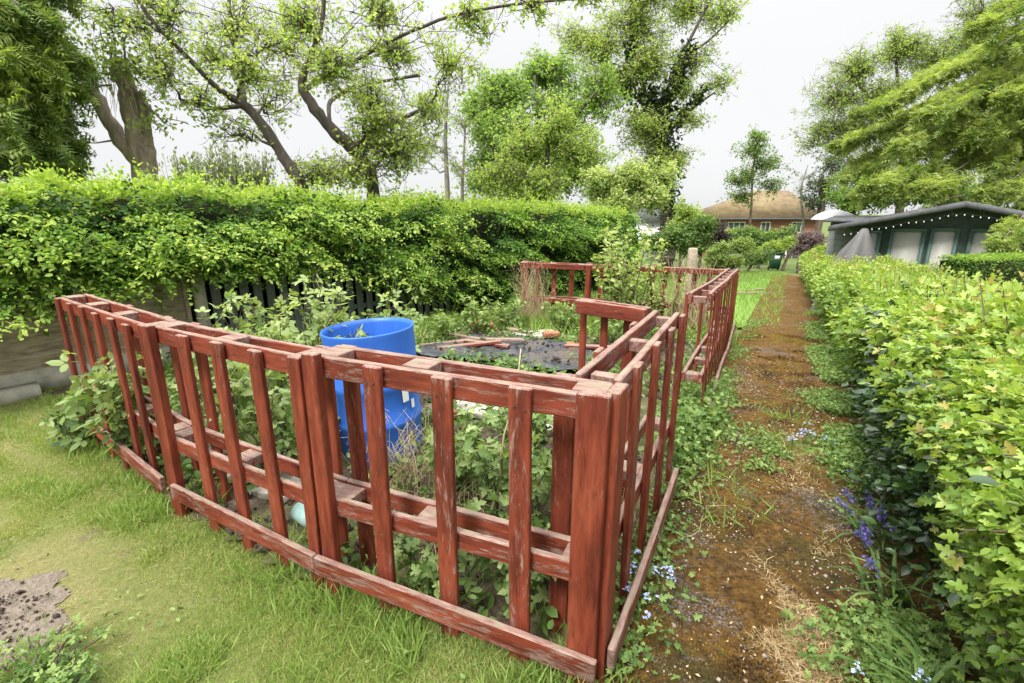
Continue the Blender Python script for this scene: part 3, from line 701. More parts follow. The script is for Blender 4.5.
    for i, sv in enumerate(ss):
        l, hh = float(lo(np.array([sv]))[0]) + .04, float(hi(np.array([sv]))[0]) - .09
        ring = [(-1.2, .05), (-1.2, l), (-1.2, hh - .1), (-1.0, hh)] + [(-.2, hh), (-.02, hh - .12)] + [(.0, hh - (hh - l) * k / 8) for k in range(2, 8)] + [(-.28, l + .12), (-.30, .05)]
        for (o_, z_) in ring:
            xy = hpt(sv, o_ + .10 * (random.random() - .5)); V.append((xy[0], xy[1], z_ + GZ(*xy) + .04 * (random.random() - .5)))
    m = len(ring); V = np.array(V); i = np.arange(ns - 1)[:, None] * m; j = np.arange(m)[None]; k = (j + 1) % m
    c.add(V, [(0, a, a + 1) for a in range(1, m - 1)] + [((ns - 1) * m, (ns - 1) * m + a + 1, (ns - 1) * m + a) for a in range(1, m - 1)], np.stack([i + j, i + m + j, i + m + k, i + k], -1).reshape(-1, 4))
    c.build('dark_core', M['core'], root)
    st = MB()
    for sv in np.arange(-2, 12, .45):
        xy = hpt(sv + random.uniform(-.1, .1), -.35); z = GZ(*xy)
        st.tube([(xy[0], xy[1], z - .05), (xy[0] + random.uniform(-.08, .08), xy[1], z + .6), (xy[0] + random.uniform(-.15, .15), xy[1], z + 1.3)], (.035, .03, .02), 6)
    st.build('stems', M['bark'], root)
left_hedge()

# ------------------------------------------------------------------ right hedge
def right_hedge():
    t0, t1 = -1.2, 25.5; x0 = PATH_R + .13
    xy = PD * 2 + PN * (x0 + .7)
    root = wthing('leafy_hedge', 'waist high yellow green maple hedge along the right of the path', 'hedge', (xy[0], xy[1], GZ(*xy)))
    def top(t): return 1.13 + .10 * (vnoise(np.c_[t, t * 0], .9, 8) - .5) + np.interp(t, [0, 3, 6, 12, 19], [0.02, -.06, -.16, -.12, .05])
    def to_world(t, o, z):
        x, y = path_frame(t, o); return np.c_[x, y, z + ground_z(x, y)]
    WD = 1.2
    mb = MB(); tw = MB(); dk = MB()
    def zone(n, ta, tb, T, size, nl, length, ftwig):
        # face to the path
        t = RNG.uniform(ta, tb, n); z = RNG.uniform(.05, 1, n) ** .8 * top(t)
        q = fbm(np.c_[t, z * 1.3], 2.0, 55, 3); o = x0 + .16 - .42 * (q - .5) + .10 * np.clip(.55 - z, 0, 1) - .16 * np.exp(-((z - .9) / .3) ** 2)
        o += .30 * np.clip((z - top(t) + .22) / .22, 0, 1) ** 2 + RNG.exponential(.06, n)
        hole = fbm(np.c_[t, z], 2.6, 91, 2)
        k = (hole > .44) | (z > .95); t, z, o, q, hole = t[k], z[k], o[k], q[k], hole[k]
        D = np.r_[-PN, .35][None] + RNG.normal(size=(len(t), 3)) * .6
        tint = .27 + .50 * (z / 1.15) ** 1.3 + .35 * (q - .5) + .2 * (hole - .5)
        P_ = to_world(t, o, z); mx = RNG.uniform(0, 1, len(t)) < (.72 if T is T_PALM else 1.1)
        sprays(P_[mx], D[mx], nl, length, size, mb, T, tint[mx], .15, .8, ftwig, .35)
        sprays(P_[~mx], D[~mx], nl + 2, length * 1.1, size * .8, mb, T_OVAL, tint[~mx] - .04, .15, .8, None, .35)
        # top
        n2 = int(n * 1.25); t = RNG.uniform(ta, tb, n2); o = x0 + .2 + RNG.uniform(0, WD, n2)
        bumpy = .38 * (fbm(np.c_[t, o], 1.9, 17, 3) - .5)
        z = top(t) - .06 + bumpy - .12 * np.clip(1 - (o - x0 - .05) / .22, 0, 1) ** 2 + RNG.normal(size=n2) * .02 - RNG.exponential(.03, n2)
        D = RNG.normal(size=(n2, 3)) * .55 + np.array((0, 0, .9))
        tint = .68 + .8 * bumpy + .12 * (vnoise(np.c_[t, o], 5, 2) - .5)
        P_ = to_world(t, o, z); mx = RNG.uniform(0, 1, n2) < (.75 if T is T_PALM else 1.1)
        sprays(P_[mx], D[mx], nl, length, size, mb, T, tint[mx], .17, .7, ftwig, .25)
        sprays(P_[~mx], D[~mx], nl + 2, length * 1.1, size * .8, mb, T_OVAL, tint[~mx], .15, .7, None, .25)
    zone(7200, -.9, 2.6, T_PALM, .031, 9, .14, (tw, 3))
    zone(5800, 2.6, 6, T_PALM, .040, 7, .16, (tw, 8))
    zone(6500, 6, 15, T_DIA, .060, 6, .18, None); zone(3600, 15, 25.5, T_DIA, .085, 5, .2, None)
    n = 420; t = RNG.uniform(-.6, 14, n); o = x0 + .15 + RNG.uniform(0, WD, n); D = RNG.normal(size=(n, 3)) * .35 + np.array((0, 0, 1.))
    sprays(to_world(t, o, top(t) - .05), D, 9, .30, .034, mb, T_PALM, .80, .12, .6, (tw, 1), .12)
    # far end
    n = 500; z = RNG.uniform(.1, 1.2, n); o = RNG.uniform(x0, x0 + WD, n); D = np.r_[PD, .3][None] + RNG.normal(size=(n, 3)) * .5
    sprays(to_world(np.full(n, t1) + RNG.normal(size=n) * .08, o, z), D, 5, .2, .085, mb, T_DIA, .5, .15, .5)
    # dark evergreen shoots mixed into the lower face
    n = 900; t = RNG.normal(3.1, .55, n); z = np.clip(RNG.normal(.55, .26, n), .05, 1.0); o = x0 + .10 + RNG.uniform(-.14, .22, n)
    sprays(to_world(t, o, z), np.r_[-PN, .4][None] + RNG.normal(size=(n, 3)) * .5, 6, .14, .045, dk, T_OVAL, .45, .2, .6)
    n = 260; t = RNG.uniform(3.5, 8, n); o = x0 + .25 + RNG.uniform(0, 1.1, n); z = top(t) + RNG.uniform(-.1, .05, n); kk = vnoise(np.c_[t, o], 1.2, 4) > .62
    sprays(to_world(t[kk], o[kk], z[kk]), RNG.normal(size=(kk.sum(), 3)) * .4 + np.array((0, 0, 1.)), 6, .14, .05, dk, T_OVAL, .7, .2, .6)
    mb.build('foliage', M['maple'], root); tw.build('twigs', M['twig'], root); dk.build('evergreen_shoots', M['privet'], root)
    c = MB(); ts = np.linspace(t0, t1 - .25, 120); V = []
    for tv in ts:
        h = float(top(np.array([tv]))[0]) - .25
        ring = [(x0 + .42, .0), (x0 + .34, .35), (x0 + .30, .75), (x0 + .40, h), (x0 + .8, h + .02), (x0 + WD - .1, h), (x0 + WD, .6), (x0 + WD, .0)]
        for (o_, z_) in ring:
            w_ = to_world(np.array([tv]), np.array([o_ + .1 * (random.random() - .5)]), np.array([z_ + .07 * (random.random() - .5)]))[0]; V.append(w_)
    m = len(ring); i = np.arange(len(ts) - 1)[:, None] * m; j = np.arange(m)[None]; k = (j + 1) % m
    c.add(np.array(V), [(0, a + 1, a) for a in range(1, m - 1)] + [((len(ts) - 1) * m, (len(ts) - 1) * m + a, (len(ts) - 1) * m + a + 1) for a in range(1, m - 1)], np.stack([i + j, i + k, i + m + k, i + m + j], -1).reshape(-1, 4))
    c.build('dark_core', M['core'], root)  # solid filler behind the leaves, inner shade painted in its near-black colour
right_hedge()

# ------------------------------------------------------------------ trees
def curve(p, q, n=6, sag=.0, wob=.1):
    p = np.asarray(p, float); q = np.asarray(q, float); L = np.linalg.norm(q - p)
    t = np.linspace(0, 1, n)[:, None]
    r = p + (q - p) * t; r[:, 2] += sag * L * np.sin(t[:, 0] * PI)
    w = RNG.normal(size=(n, 3)) * wob * L / n; w[0] = 0; w[-1] = 0
    return r + w
def blob_tree(name, label, cat, base, trunks, blobs, leafmat, barkmat, T=T_DIA, size=.12, sub=14, lpt=26, scatter=.35, tint=.5, tvar=.18, limb_r=.06, shell=.45, group=None, flat=.8, up=.4, twigs=True, bare=0, sub_r=.018, extra=None, lightup=.25, cl=7):
    root = wthing(name, label, cat, base, group)
    tm = MB(); lf = MB(); TP = []; fine = T is T_DIA; lpt = int(lpt * (2.7 if fine else 1.8)); size = size * (.78 if fine else 1)
    for tr in trunks:
        tr = np.array(tr, float)
        # resample the trunk smoothly
        n = max(8, len(tr) * 4); u = np.linspace(0, len(tr) - 1, n)
        P = np.stack([np.interp(u, np.arange(len(tr)), tr[:, k]) for k in range(4)], 1)
        for _ in range(2): P[1:-1] = (P[:-2] + 2 * P[1:-1] + P[2:]) / 4
        P[1:-1, :3] += RNG.normal(size=(n - 2, 3)) * P[1:-1, 3:4] * .08
        tm.tube(P[:, :3], P[:, 3] * (1 + .06 * RNG.normal(size=n)), 9); TP.append(P)
    TP = np.concatenate(TP)
    for (c, r, dens) in blobs:
        c = np.array(c, float); r = np.array(r, float)
        d = np.linalg.norm(TP[:, :3] - c, axis=1) + 1.2 * np.clip(TP[:, 2] - c[2] + .3, 0, 99)
        i = int(np.argmin(d)); st = TP[i]
        r0 = min(limb_r, st[3] * .6)
        lim = curve(st[:3], c, 8, .08, .5); tm.tube(lim, np.linspace(r0, r0 * .35, 8), 6)
        ns = max(3, int(sub * dens))
        dirs = randdir(ns); rad = np.clip(np.abs(RNG.normal(.66, .32, ns)), .1, 1.32)
        E = c + dirs * r * rad[:, None]
        for e in E:
            b0 = lim[RNG.integers(3, 8)]
            if twigs or bare:
                sb = curve(b0, e, 6, .06, .7); tm.tube(sb, np.linspace(sub_r, sub_r * .3, 6), 4, False)
            else: sb = curve(b0, e, 6, .06, .7)
            if bare and twigs:
                for _ in range(bare):
                    q = sb[RNG.integers(2, 6)]; tm.tube(curve(q, q + randdir(1, .5)[0] * r.mean() * RNG.uniform(.2, .5), 4, 0, .4), np.linspace(sub_r * .45, sub_r * .15, 4), 3, False)
            if lpt:
                K = max(3, int(round(lpt / cl))); f = RNG.uniform(.30, 1.0, K); q = np.stack([np.interp(f, np.linspace(0, 1, 6), sb[:, k]) for k in range(3)], 1)
                tv_ = randdir(K, .15) * (scatter * 1.15 * RNG.uniform(.35, 1.2, K))[:, None] * np.array((1, 1, .75)); tip = q + tv_
                for a_, t_ in zip(q, tip):
                    m_ = a_ * .5 + t_ * .5 + np.array((0, 0, .10 * scatter)); tm.tube((a_, m_, t_), (sub_r * .36, sub_r * .28, sub_r * .16), 3, False)
                u_ = RNG.uniform(.35, 1.08, (K, cl)); pp = (q[:, None] + tv_[:, None] * u_[..., None]).reshape(-1, 3); n = len(pp)
                pp = pp + RNG.normal(size=(n, 3)) * size * .55
                N_ = randdir(n, up * 1.4, 1.0); D_ = nrm(np.repeat(nrm(tv_), cl, 0) * .5 + randdir(n, -.15, flat))
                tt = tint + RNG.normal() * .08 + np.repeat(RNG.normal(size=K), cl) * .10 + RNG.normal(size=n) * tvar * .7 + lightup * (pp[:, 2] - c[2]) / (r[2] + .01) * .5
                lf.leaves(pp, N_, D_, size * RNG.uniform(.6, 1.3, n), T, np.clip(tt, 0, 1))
    if extra: extra(root, tm, lf)
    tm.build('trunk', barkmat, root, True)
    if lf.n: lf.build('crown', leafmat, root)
    return root
def B(px, py, Y, rx, rz=None, dens=1.0, ry=None):
    """crown lump seen at (px,py), at distance Y, radii in photograph pixels"""
    c = W(px, py, Y); k = Y * .98 / F_PX; rz = rz if rz else rx
    return (c, (rx * k, (ry if ry else (rx + rz) / 2) * k, rz * k), dens)
def TR(lst):  # trunk from (px, py, Y, radius px)
    return [tuple(W(a, b, Y)) + (r * Y * .98 / F_PX,) for a, b, Y, r in lst]
def gbase(px, Y):
    x = W(px, 212, Y)[0]; return (x, Y, GZ(x, Y))
def trunk_from_ground(px, Y, lst, r0):
    g = gbase(px, Y); return [(g[0], g[1], g[2] - .1, r0 * Y * .98 / F_PX)] + TR(lst)

# apple tree with two leaning trunks behind the hedge
Ya = 9.2
g = gbase(330, Ya)
blob_tree('apple_tree', 'spreading apple tree with two leaning dark trunks behind left hedge', 'tree', g,
    [trunk_from_ground(318, Ya, [(305, 190, Ya, 5.85), (285, 160, Ya, 5.30), (265, 128, Ya, 4.84), (245, 105, Ya, 4.29), (222, 93, Ya - .2, 3.12), (190, 60, Ya - .5, 2.03), (150, 20, Ya - .8, 1.95), (120, -30, Ya - .9, 1.17)], 11),
     trunk_from_ground(378, Ya + .3, [(372, 168, Ya + .2, 6.40), (352, 148, Ya, 5.93), (330, 128, Ya - .1, 5.46), (312, 105, Ya - .2, 4.99), (300, 85, Ya - .2, 4.29), (308, 62, Ya - .3, 2.81), (322, 30, Ya - .3, 1.87), (325, -20, Ya - .3, 1.95)], 12),
     TR([(245, 105, Ya, 2.81), (240, 75, Ya + .3, 2.03), (232, 40, Ya + .5, 1.48), (228, -10, Ya + .6, 1.56)]),
     TR([(300, 92, Ya - .2, 2.65), (340, 70, Ya - .4, 2.03), (390, 40, Ya - .7, 1.56), (450, 15, Ya - 1, 1.25), (520, 3, Ya - 1.2, 1.25), (590, -2, Ya - 1.3, 0.78)]),
     TR([(330, 128, Ya - .1, 2.34), (328, 100, Ya + .5, 1.87), (360, 85, Ya + .8, 1.40), (420, 75, Ya + 1, 1.56)]),
     TR([(352, 148, Ya, 2.50), (390, 125, Ya + .3, 2.34), (430, 105, Ya + .5, 1.56)]),
     TR([(245, 105, Ya, 2.34), (215, 110, Ya - .4, 1.87), (180, 100, Ya - .7, 1.95)])],
    [B(112, 22, Ya - .8, 42, 26, .35), B(170, 15, Ya - .5, 52, 40, .75), B(160, 65, Ya - .8, 45, 30, .7), B(235, 25, Ya + .4, 50, 40, .8), B(250, 70, Ya - .5, 42, 32, .7),
     B(300, 20, Ya - .3, 48, 42, .9), B(330, 65, Ya - .9, 46, 34, .9), B(370, 100, Ya + .6, 48, 34, .9), B(395, 55, Ya - .5, 50, 36, .8), B(430, 110, Ya + .6, 36, 36, .6), B(370, 140, Ya + .2, 42, 24, .6),
     B(450, 65, Ya - .4, 40, 32, .5), B(470, 20, Ya - 1, 42, 18, .4), B(530, 8, Ya - 1.2, 36, 16, .3), B(590, -4, Ya - 1.3, 26, 14, .25), B(380, 10, Ya - .2, 46, 26, .7), B(225, 130, Ya - .2, 28, 20, .3), B(275, 110, Ya + .9, 36, 34, .45), B(200, 100, Ya - .7, 30, 22, .35), B(420, 145, Ya + 1, 34, 24, .5), B(320, 175, Ya + .2, 46, 14, .8), B(360, 170, Ya - .5, 44, 18, .9), B(405, 150, Ya - .2, 42, 26, .9), B(385, 120, Ya - .6, 44, 26, .8), B(290, 50, Ya + .8, 40, 30, .6), B(210, 60, Ya + .4, 34, 30, .5)],
    M['apple'], M['darkbark'], T_OVAL, .066, 40, 17, .26, .70, .2, .030, .1, sub_r=.010, bare=3, cl=5)
# pollarded trunk with stubs
Yp = 8.6; g = gbase(148, Yp)
def pol_extra(root, tm, lf):
    k = Yp / F_PX
    for (a, b2) in (((118, 70), (100, 28)), ((125, 62), (118, 20)), ((112, 85), (70, 88)), ((140, 100), (185, 122)), ((120, 140), (85, 143)), ((150, 105), (168, 135)), ((128, 66), (150, 45)), ((95, 80), (92, 50))):
        tm.tube(curve(W(*a, Yp), W(*b2, Yp - .3), 5, -.05, .3), np.linspace(.02, .006, 5), 4, False)
    for i in range(28):   # hair-like drooping epicormic twigs
        a = W(115 + random.uniform(-6, 12), 66 + random.uniform(-6, 8), Yp - .25); tm.tube(curve(a, a + np.array((random.uniform(-.3, .3), -.1, random.uniform(-.8, -.1))), 4, .2, .3), (.006, .005, .004, .003), 3, False)
    P = np.concatenate([W(q[0], q[1], Yp - .2)[None] + RNG.normal(size=(int(n_), 3)) * np.array((s_, .15, s_ * .7)) for q, s_, n_ in (((122, 68), .16, 260), ((110, 60), .2, 120), ((160, 118), .2, 90), ((95, 45), .3, 150), ((140, 55), .2, 90), ((150, 125), .12, 50))])
    lf.leaves(P, randdir(len(P), .8), randdir(len(P)), .075 * RNG.uniform(.6, 1.3, len(P)), T_OVAL, np.clip(.5 + RNG.normal(size=len(P)) * .2, 0, 1))
blob_tree('pollarded_tree', 'thick pollarded bare trunk with cut stubs and fresh sprouts, left', 'tree', g,
    [trunk_from_ground(150, Yp, [(146, 175, Yp, 11.49), (140, 145, Yp, 10.89), (134, 115, Yp, 10.28), (126, 85, Yp, 8.16), (120, 66, Yp, 6.65), (119, 60, Yp, 5.44)], 14),
     TR([(138, 160, Yp, 7.26), (118, 138, Yp, 6.65), (102, 108, Yp, 6.35), (90, 85, Yp, 5.75), (84, 76, Yp, 4.84)]),
     TR([(146, 150, Yp, 6.65), (146, 122, Yp, 5.44), (143, 100, Yp, 4.23), (140, 92, Yp, 3.63)])], [], M['apple'], M['palebark'], extra=pol_extra)
# conifers made of drooping tiers
def tier_conifer(name, label, base, trunk, arms, mat, barkmat, size, per_m, droop=.25, tint=.5, thick=.22, hang=.5):
    root = wthing(name, label, 'tree', base); tm = MB(); lf = MB()
    tm.tube([p[:3] for p in trunk], [p[3] for p in trunk], 10)
    for (a, e, wd, r0) in arms:
        a = np.array(a, float); e = np.array(e, float); L = np.linalg.norm(e - a)
        n = 12; t = np.linspace(0, 1, n)[:, None]; c = a + (e - a) * t; c[:, 2] += .10 * L * np.sin(t[:, 0] * PI) ** 1.2 - 0
        tm.tube(c, np.linspace(r0 * .55, .008, n), 6, False)
        ax = nrm(e - a); sd_ = nrm(np.cross(ax, (0, 0, 1.0)))
        m = int(per_m * L * wd)
        f = RNG.uniform(.12, 1.03, m); wl = wd * (1.05 - .75 * f) * np.minimum(1, f * 4); o = RNG.uniform(-1, 1, m) * wl
        clump = fbm(np.c_[f * L, o, np.full(m, a[2] * 3)], 2.2, 5, 2)
        p = np.stack([np.interp(f, t[:, 0], c[:, k]) for k in range(3)], 1) + sd_ * o[:, None] + ax * (np.abs(o) * .55)[:, None]
        p[:, 2] += -droop * np.abs(o) ** 1.3 + thick * (clump - .5) * 1.6 - RNG.exponential(thick * .35, m)
        k = clump > .43; p, o, f, clump = p[k], o[k], f[k], clump[k]; m = len(p)
        D = ax * .6 + sd_ * (np.sign(o) * RNG.uniform(.1, 1.0, m))[:, None] + RNG.normal(size=(m, 3)) * .95; D[:, 2] -= hang * RNG.uniform(.2, 1.4, m)
        lf.leaves(p, np.array((0, 0, 1.0)) + RNG.normal(size=(m, 3)) * .45, D, size * RNG.uniform(.6, 1.3, m), T_FROND, np.clip(tint + 1.3 * (clump - .55) + RNG.normal(size=m) * .14, 0, 1))
    tm.build('trunk', barkmat, root, True); lf.build('crown', mat, root); return root
# near cedar on the right
Yc = 14.0
cb = (W(1120, 212, Yc)[0], Yc + .6, 0); cb = (cb[0], cb[1], GZ(cb[0], cb[1]))
def cz(py): return float(W(1000, py, Yc)[2])
arms = []
for (py0, px1, py1, dy, wd) in ((-30, 985, 22, -2.0, .9), (20, 950, 62, .8, 1.1), (5, 1000, 45, -2.6, .9), (40, 872, 106, -.6, 1.3), (55, 935, 110, -2.2, 1.0), (80, 848, 140, .6, 1.4), (88, 905, 142, -2.0, 1.2),
        (118, 842, 174, -.2, 1.4), (125, 882, 180, -2.4, 1.2), (140, 930, 186, -2.8, 1.2), (150, 1000, 190, -3.2, 1.0), (100, 985, 130, -2.6, 1.0), (150, 866, 192, 1.4, 1.3), (60, 1015, 92, -3.0, .9), (170, 1003, 240, -4.6, .55), (165, 1015, 225, -4.2, .5)):
    arms.append(((cb[0], cb[1], cz(py0)), tuple(W(px1, py1, Yc + dy)), wd, .09))
tier_conifer('cedar_tree', 'tall cedar with layered yellow green boughs above the summerhouse', cb, [(cb[0], cb[1], cb[2] - .1, .42), (cb[0], cb[1], 3, .36), (cb[0], cb[1], 8, .24), (cb[0], cb[1], 13, .1)], arms, M['cedar'], M['bark'], .19, 620, .16, .64, .24, .75)
# dark conifer at the left edge
Yd = 7.6; db = (W(-90, 212, Yd)[0], Yd + .5, 0); db = (db[0], db[1], GZ(db[0], db[1])); arms = []
for (py0, px1, py1, dy, wd) in ((-120, 30, -60, 0, .9), (-90, 50, -22, -.6, .8), (-70, 20, 5, -1.2, .9), (-50, 62, 18, .3, .8), (-35, 55, 45, -.9, .9), (-20, 70, 58, -.1, .75), (0, 30, 62, -1.3, .8), (15, 66, 90, .2, .7), (30, 52, 100, -.9, .65), (50, 74, 118, 0, .7), (60, 30, 110, -1.4, .7), (80, 60, 138, -.5, .7), (95, 35, 140, -1.3, .7), (110, 55, 158, -.9, .7), (120, 5, 150, -1.4, .7), (20, 0, 40, -1.4, .8), (-30, -5, 10, -1.3, .8), (60, -5, 90, -1.4, .8)):
    arms.append(((db[0], db[1], float(W(0, py0, Yd)[2])), tuple(W(px1, py1, Yd + dy)), wd, .05))
tier_conifer('conifer_tree', 'dense dark green conifer with drooping tips at the left edge', db, [(db[0], db[1], db[2] - .1, .3), (db[0], db[1], 3, .25), (db[0], db[1], 8, .08)], arms, M['darkconifer'], M['bark'], .15, 1200, .35, .68, .34, .9)

# group behind the hedge: rounded green tree, tall ivy-clad tree, lighter trees
Yg = 24
blob_tree('broadleaf_tree', 'rounded full green tree left of the ivy clad trunk', 'tree', gbase(540, Yg), [trunk_from_ground(540, Yg, [(540, 180, Yg, 6), (538, 120, Yg, 3), (535, 75, Yg, .5)], 7), TR([(540, 160, Yg, 3), (580, 110, Yg, 1.6), (600, 88, Yg, .4)])],
    [B(500, 95, Yg, 34, 30), B(545, 75, Yg + 1, 36, 26), B(490, 135, Yg - 1, 28, 34), B(520, 150, Yg - 2, 40, 40, 1.1), B(565, 120, Yg, 38, 36), B(600, 95, Yg + 1, 30, 30, .8), B(480, 180, Yg - 1, 22, 28, .8), B(575, 170, Yg - 2, 44, 36, 1.1), B(525, 195, Yg - 2.5, 44, 24), B(475, 110, Yg, 16, 16, .5)],
    M['chestnut'], M['darkbark'], T_DIA, .20, 56, 32, .55, .55, .17, .08, .3, sub_r=.024)
blob_tree('young_tree', 'loose pale green tree in front of the rounded green tree', 'tree', gbase(545, 19), [trunk_from_ground(545, 19, [(545, 190, 19, 3), (548, 150, 19, 2), (550, 120, 19, 1)], 3.5)],
    [B(520, 150, 19, 30, 26, .8), B(555, 135, 19, 32, 28), B(585, 155, 19, 26, 26, .8), B(540, 180, 18.5, 44, 24), B(490, 180, 18.7, 22, 22, .6)],
    M['ash'], M['darkbark'], T_DIA, .125, 54, 32, .42, .58, .2, .04, .2, sub_r=.016, cl=6)
blob_tree('flowering_tree', 'small bright tree with creamy blossom beside the hedge end', 'tree', gbase(625, 17), [trunk_from_ground(625, 17, [(625, 215, 17, 3), (624, 190, 17, 2), (622, 170, 17, 1)], 3.5)],
    [B(600, 185, 17, 24, 20), B(630, 178, 17, 28, 20), B(650, 198, 17, 26, 20), B(615, 205, 16.7, 32, 16), B(665, 178, 17.5, 14, 14, .5)],
    M['pale'], M['bark'], T_DIA, .13, 42, 34, .25, .6, .22, .05, .3, sub_r=.014)
Yi = 27
def ivy_extra(root, tm, lf):
    iv = MB()
    for path, n, sp in (([(668, 215), (664, 160), (660, 120), (652, 95)], 1900, 13), ([(660, 120), (676, 80), (690, 45)], 700, 7), ([(652, 110), (635, 70), (630, 45)], 600, 7), ([(655, 150), (630, 95), (618, 70)], 420, 7), ([(664, 140), (690, 105), (705, 90)], 260, 5)):
        p = np.array([W(a, b, Yi) for a, b in path]); u = RNG.uniform(0, len(p) - 1, n)
        q = np.stack([np.interp(u, np.arange(len(p)), p[:, k]) for k in range(3)], 1)
        q += RNG.normal(size=(n, 3)) * sp * Yi / F_PX * .55 * (.5 + fbm(q, .8, 6, 2))[:, None]
        iv.leaves(q, randdir(n, .4), randdir(n), .26 * RNG.uniform(.6, 1.3, n), T_DIA, np.clip(.4 + RNG.normal(size=n) * .2, 0, 1))
    iv.build('ivy', M['ivy'], root)
blob_tree('ivy_clad_tree', 'very tall tree with dark ivy climbing its forked trunk', 'tree', gbase(670, Yi), [trunk_from_ground(670, Yi, [(668, 190, Yi, 7), (664, 150, Yi, 6), (660, 118, Yi, 5.5), (668, 92, Yi, 2.8), (682, 55, Yi, 1.9), (700, 20, Yi, 1.2), (720, -20, Yi, .6)], 8),
     TR([(660, 120, Yi, 3.2), (645, 95, Yi, 2.4), (635, 60, Yi, 1.6), (632, 10, Yi, 1.1), (630, -30, Yi, .6)]), TR([(664, 135, Yi, 2), (690, 110, Yi, 1.4), (715, 92, Yi, .6)]), TR([(655, 112, Yi, 2), (625, 90, Yi, 1.4), (605, 60, Yi, .6)]), TR([(680, 60, Yi, 1.4), (710, 40, Yi, .9), (735, 15, Yi, .4)])],
    [B(600, 50, Yi, 28, 26, .9), B(635, 25, Yi, 34, 30, .9), B(650, -5, Yi, 40, 26, .9), B(690, 10, Yi + 1, 34, 26, .6), B(722, 15, Yi, 26, 20, .35), B(610, 85, Yi, 26, 18, .7), B(650, 65, Yi - 1, 28, 24, .8), B(700, 60, Yi, 32, 20, .3), B(720, 85, Yi, 22, 16, .18), B(690, 120, Yi, 26, 18, .25), B(640, 130, Yi - 1, 30, 26, .7), B(680, 160, Yi, 22, 22, .3), B(575, 40, Yi + 1, 20, 16, .4), B(655, 165, Yi - 1, 30, 22, .6), B(680, 90, Yi, 18, 16, .3)],
    M['ash'], M['darkbark'], T_DIA, .17, 50, 24, .7, .64, .2, .07, .15, sub_r=.024, extra=ivy_extra, bare=2, cl=5)
# bare pale-twigged tree between apple and the green group
Yb = 22
blob_tree('bare_tree', 'thin almost bare grey twigged tree right of the apple crown', 'tree', gbase(448, Yb), [trunk_from_ground(448, Yb, [(447, 180, Yb, 2.4), (445, 140, Yb, 1.8), (447, 100, Yb, 1.1), (450, 65, Yb, .6)], 2.8), trunk_from_ground(462, Yb + 1, [(462, 185, Yb, 1.6), (464, 150, Yb, 1), (466, 115, Yb, .6)], 2)],
    [B(440, 110, Yb, 26, 36, .8), B(462, 125, Yb, 20, 36, .7), B(430, 145, Yb, 24, 30, .6), B(455, 165, Yb, 26, 24, .7), B(405, 165, Yb + 1, 26, 22, .5)], M['ash'], M['greybark'], T_DIA, .12, 20, 3, .25, .5, .2, .04, .2, sub_r=.014, bare=5)
# right-hand background trees
Yr = 32
blob_tree('broadleaf_tree', 'big half leafed tree behind the cedar boughs on the right', 'tree', gbase(905, Yr), [trunk_from_ground(905, Yr, [(904, 170, Yr, 3.2), (900, 110, Yr, 2.2), (896, 60, Yr, 1)], 4), TR([(902, 140, Yr, 2), (870, 100, Yr, 1.4), (850, 70, Yr, 1.5)]), TR([(902, 150, Yr, 2), (945, 90, Yr, 1.4), (965, 40, Yr, 1.5)])],
    [B(830, 100, Yr, 28, 30, .75), B(860, 70, Yr, 30, 26, .9), B(900, 50, Yr, 34, 22, 1), B(935, 62, Yr, 30, 26, .9), B(880, 100, Yr - 1, 36, 30, 1), B(845, 135, Yr, 32, 26, .9), B(815, 140, Yr, 18, 26, .5), B(900, 140, Yr - 1, 40, 30), B(860, 170, Yr - 1, 34, 22, 1), B(975, 45, Yr, 34, 28, .7), B(1000, 90, Yr, 30, 34, .8), B(985, 10, Yr, 40, 24, .6), B(950, 120, Yr, 40, 30, .8)],
    M['ash'], M['darkbark'], T_DIA, .18, 62, 16, .75, .54, .2, .06, .1, sub_r=.022, bare=3, cl=4)
blob_tree('dark_shrub', 'dark purplish evergreen bush beside the brick house', 'bush', gbase(822, 30), [trunk_from_ground(822, 30, [(822, 200, 30, 3), (822, 175, 30, 2)], 4)],
    [B(818, 185, 30, 16, 18, .6), B(832, 165, 30, 18, 16, .6), B(832, 195, 30, 20, 18, .8), B(812, 203, 30, 12, 12, .5)], M['privet'], M['bark'], T_DIA, .17, 34, 12, .6, .6, .2, .06, .3)
blob_tree('small_tree', 'slim sparse tree with small dark leaves before the house', 'tree', gbase(752, 33), [trunk_from_ground(752, 33, [(751, 215, 33, 1.2), (752, 185, 33, 1.0), (754, 160, 33, .8), (757, 138, 33, .4)], 1.4)],
    [B(745, 175, 33, 16, 14, .8), B(768, 165, 33, 18, 16, .9), B(755, 150, 33, 20, 14, .9), B(740, 195, 33, 16, 10, .6), B(775, 185, 33, 14, 12, .5), B(732, 180, 33, 10, 10, .3), B(757, 138, 33, 9, 7, .5)], M['chestnut'], M['bark'], T_DIA, .19, 30, 14, .55, .3, .18, .04, .1, sub_r=.02, bare=1)
blob_tree('bare_shrub', 'bare thin twigged shrub before the right end of house', 'shrub', gbase(800, 31), [trunk_from_ground(806, 31, [(804, 225, 31, 1.2), (800, 190, 31, .8), (808, 165, 31, .4)], 1.5)], [B(800, 190, 31, 14, 22, .6), B(812, 175, 31, 12, 20, .5)], M['ash'], M['greybark'], T_DIA, .1, 14, 1, .2, .3, .2, .04, .2, sub_r=.016, bare=4)
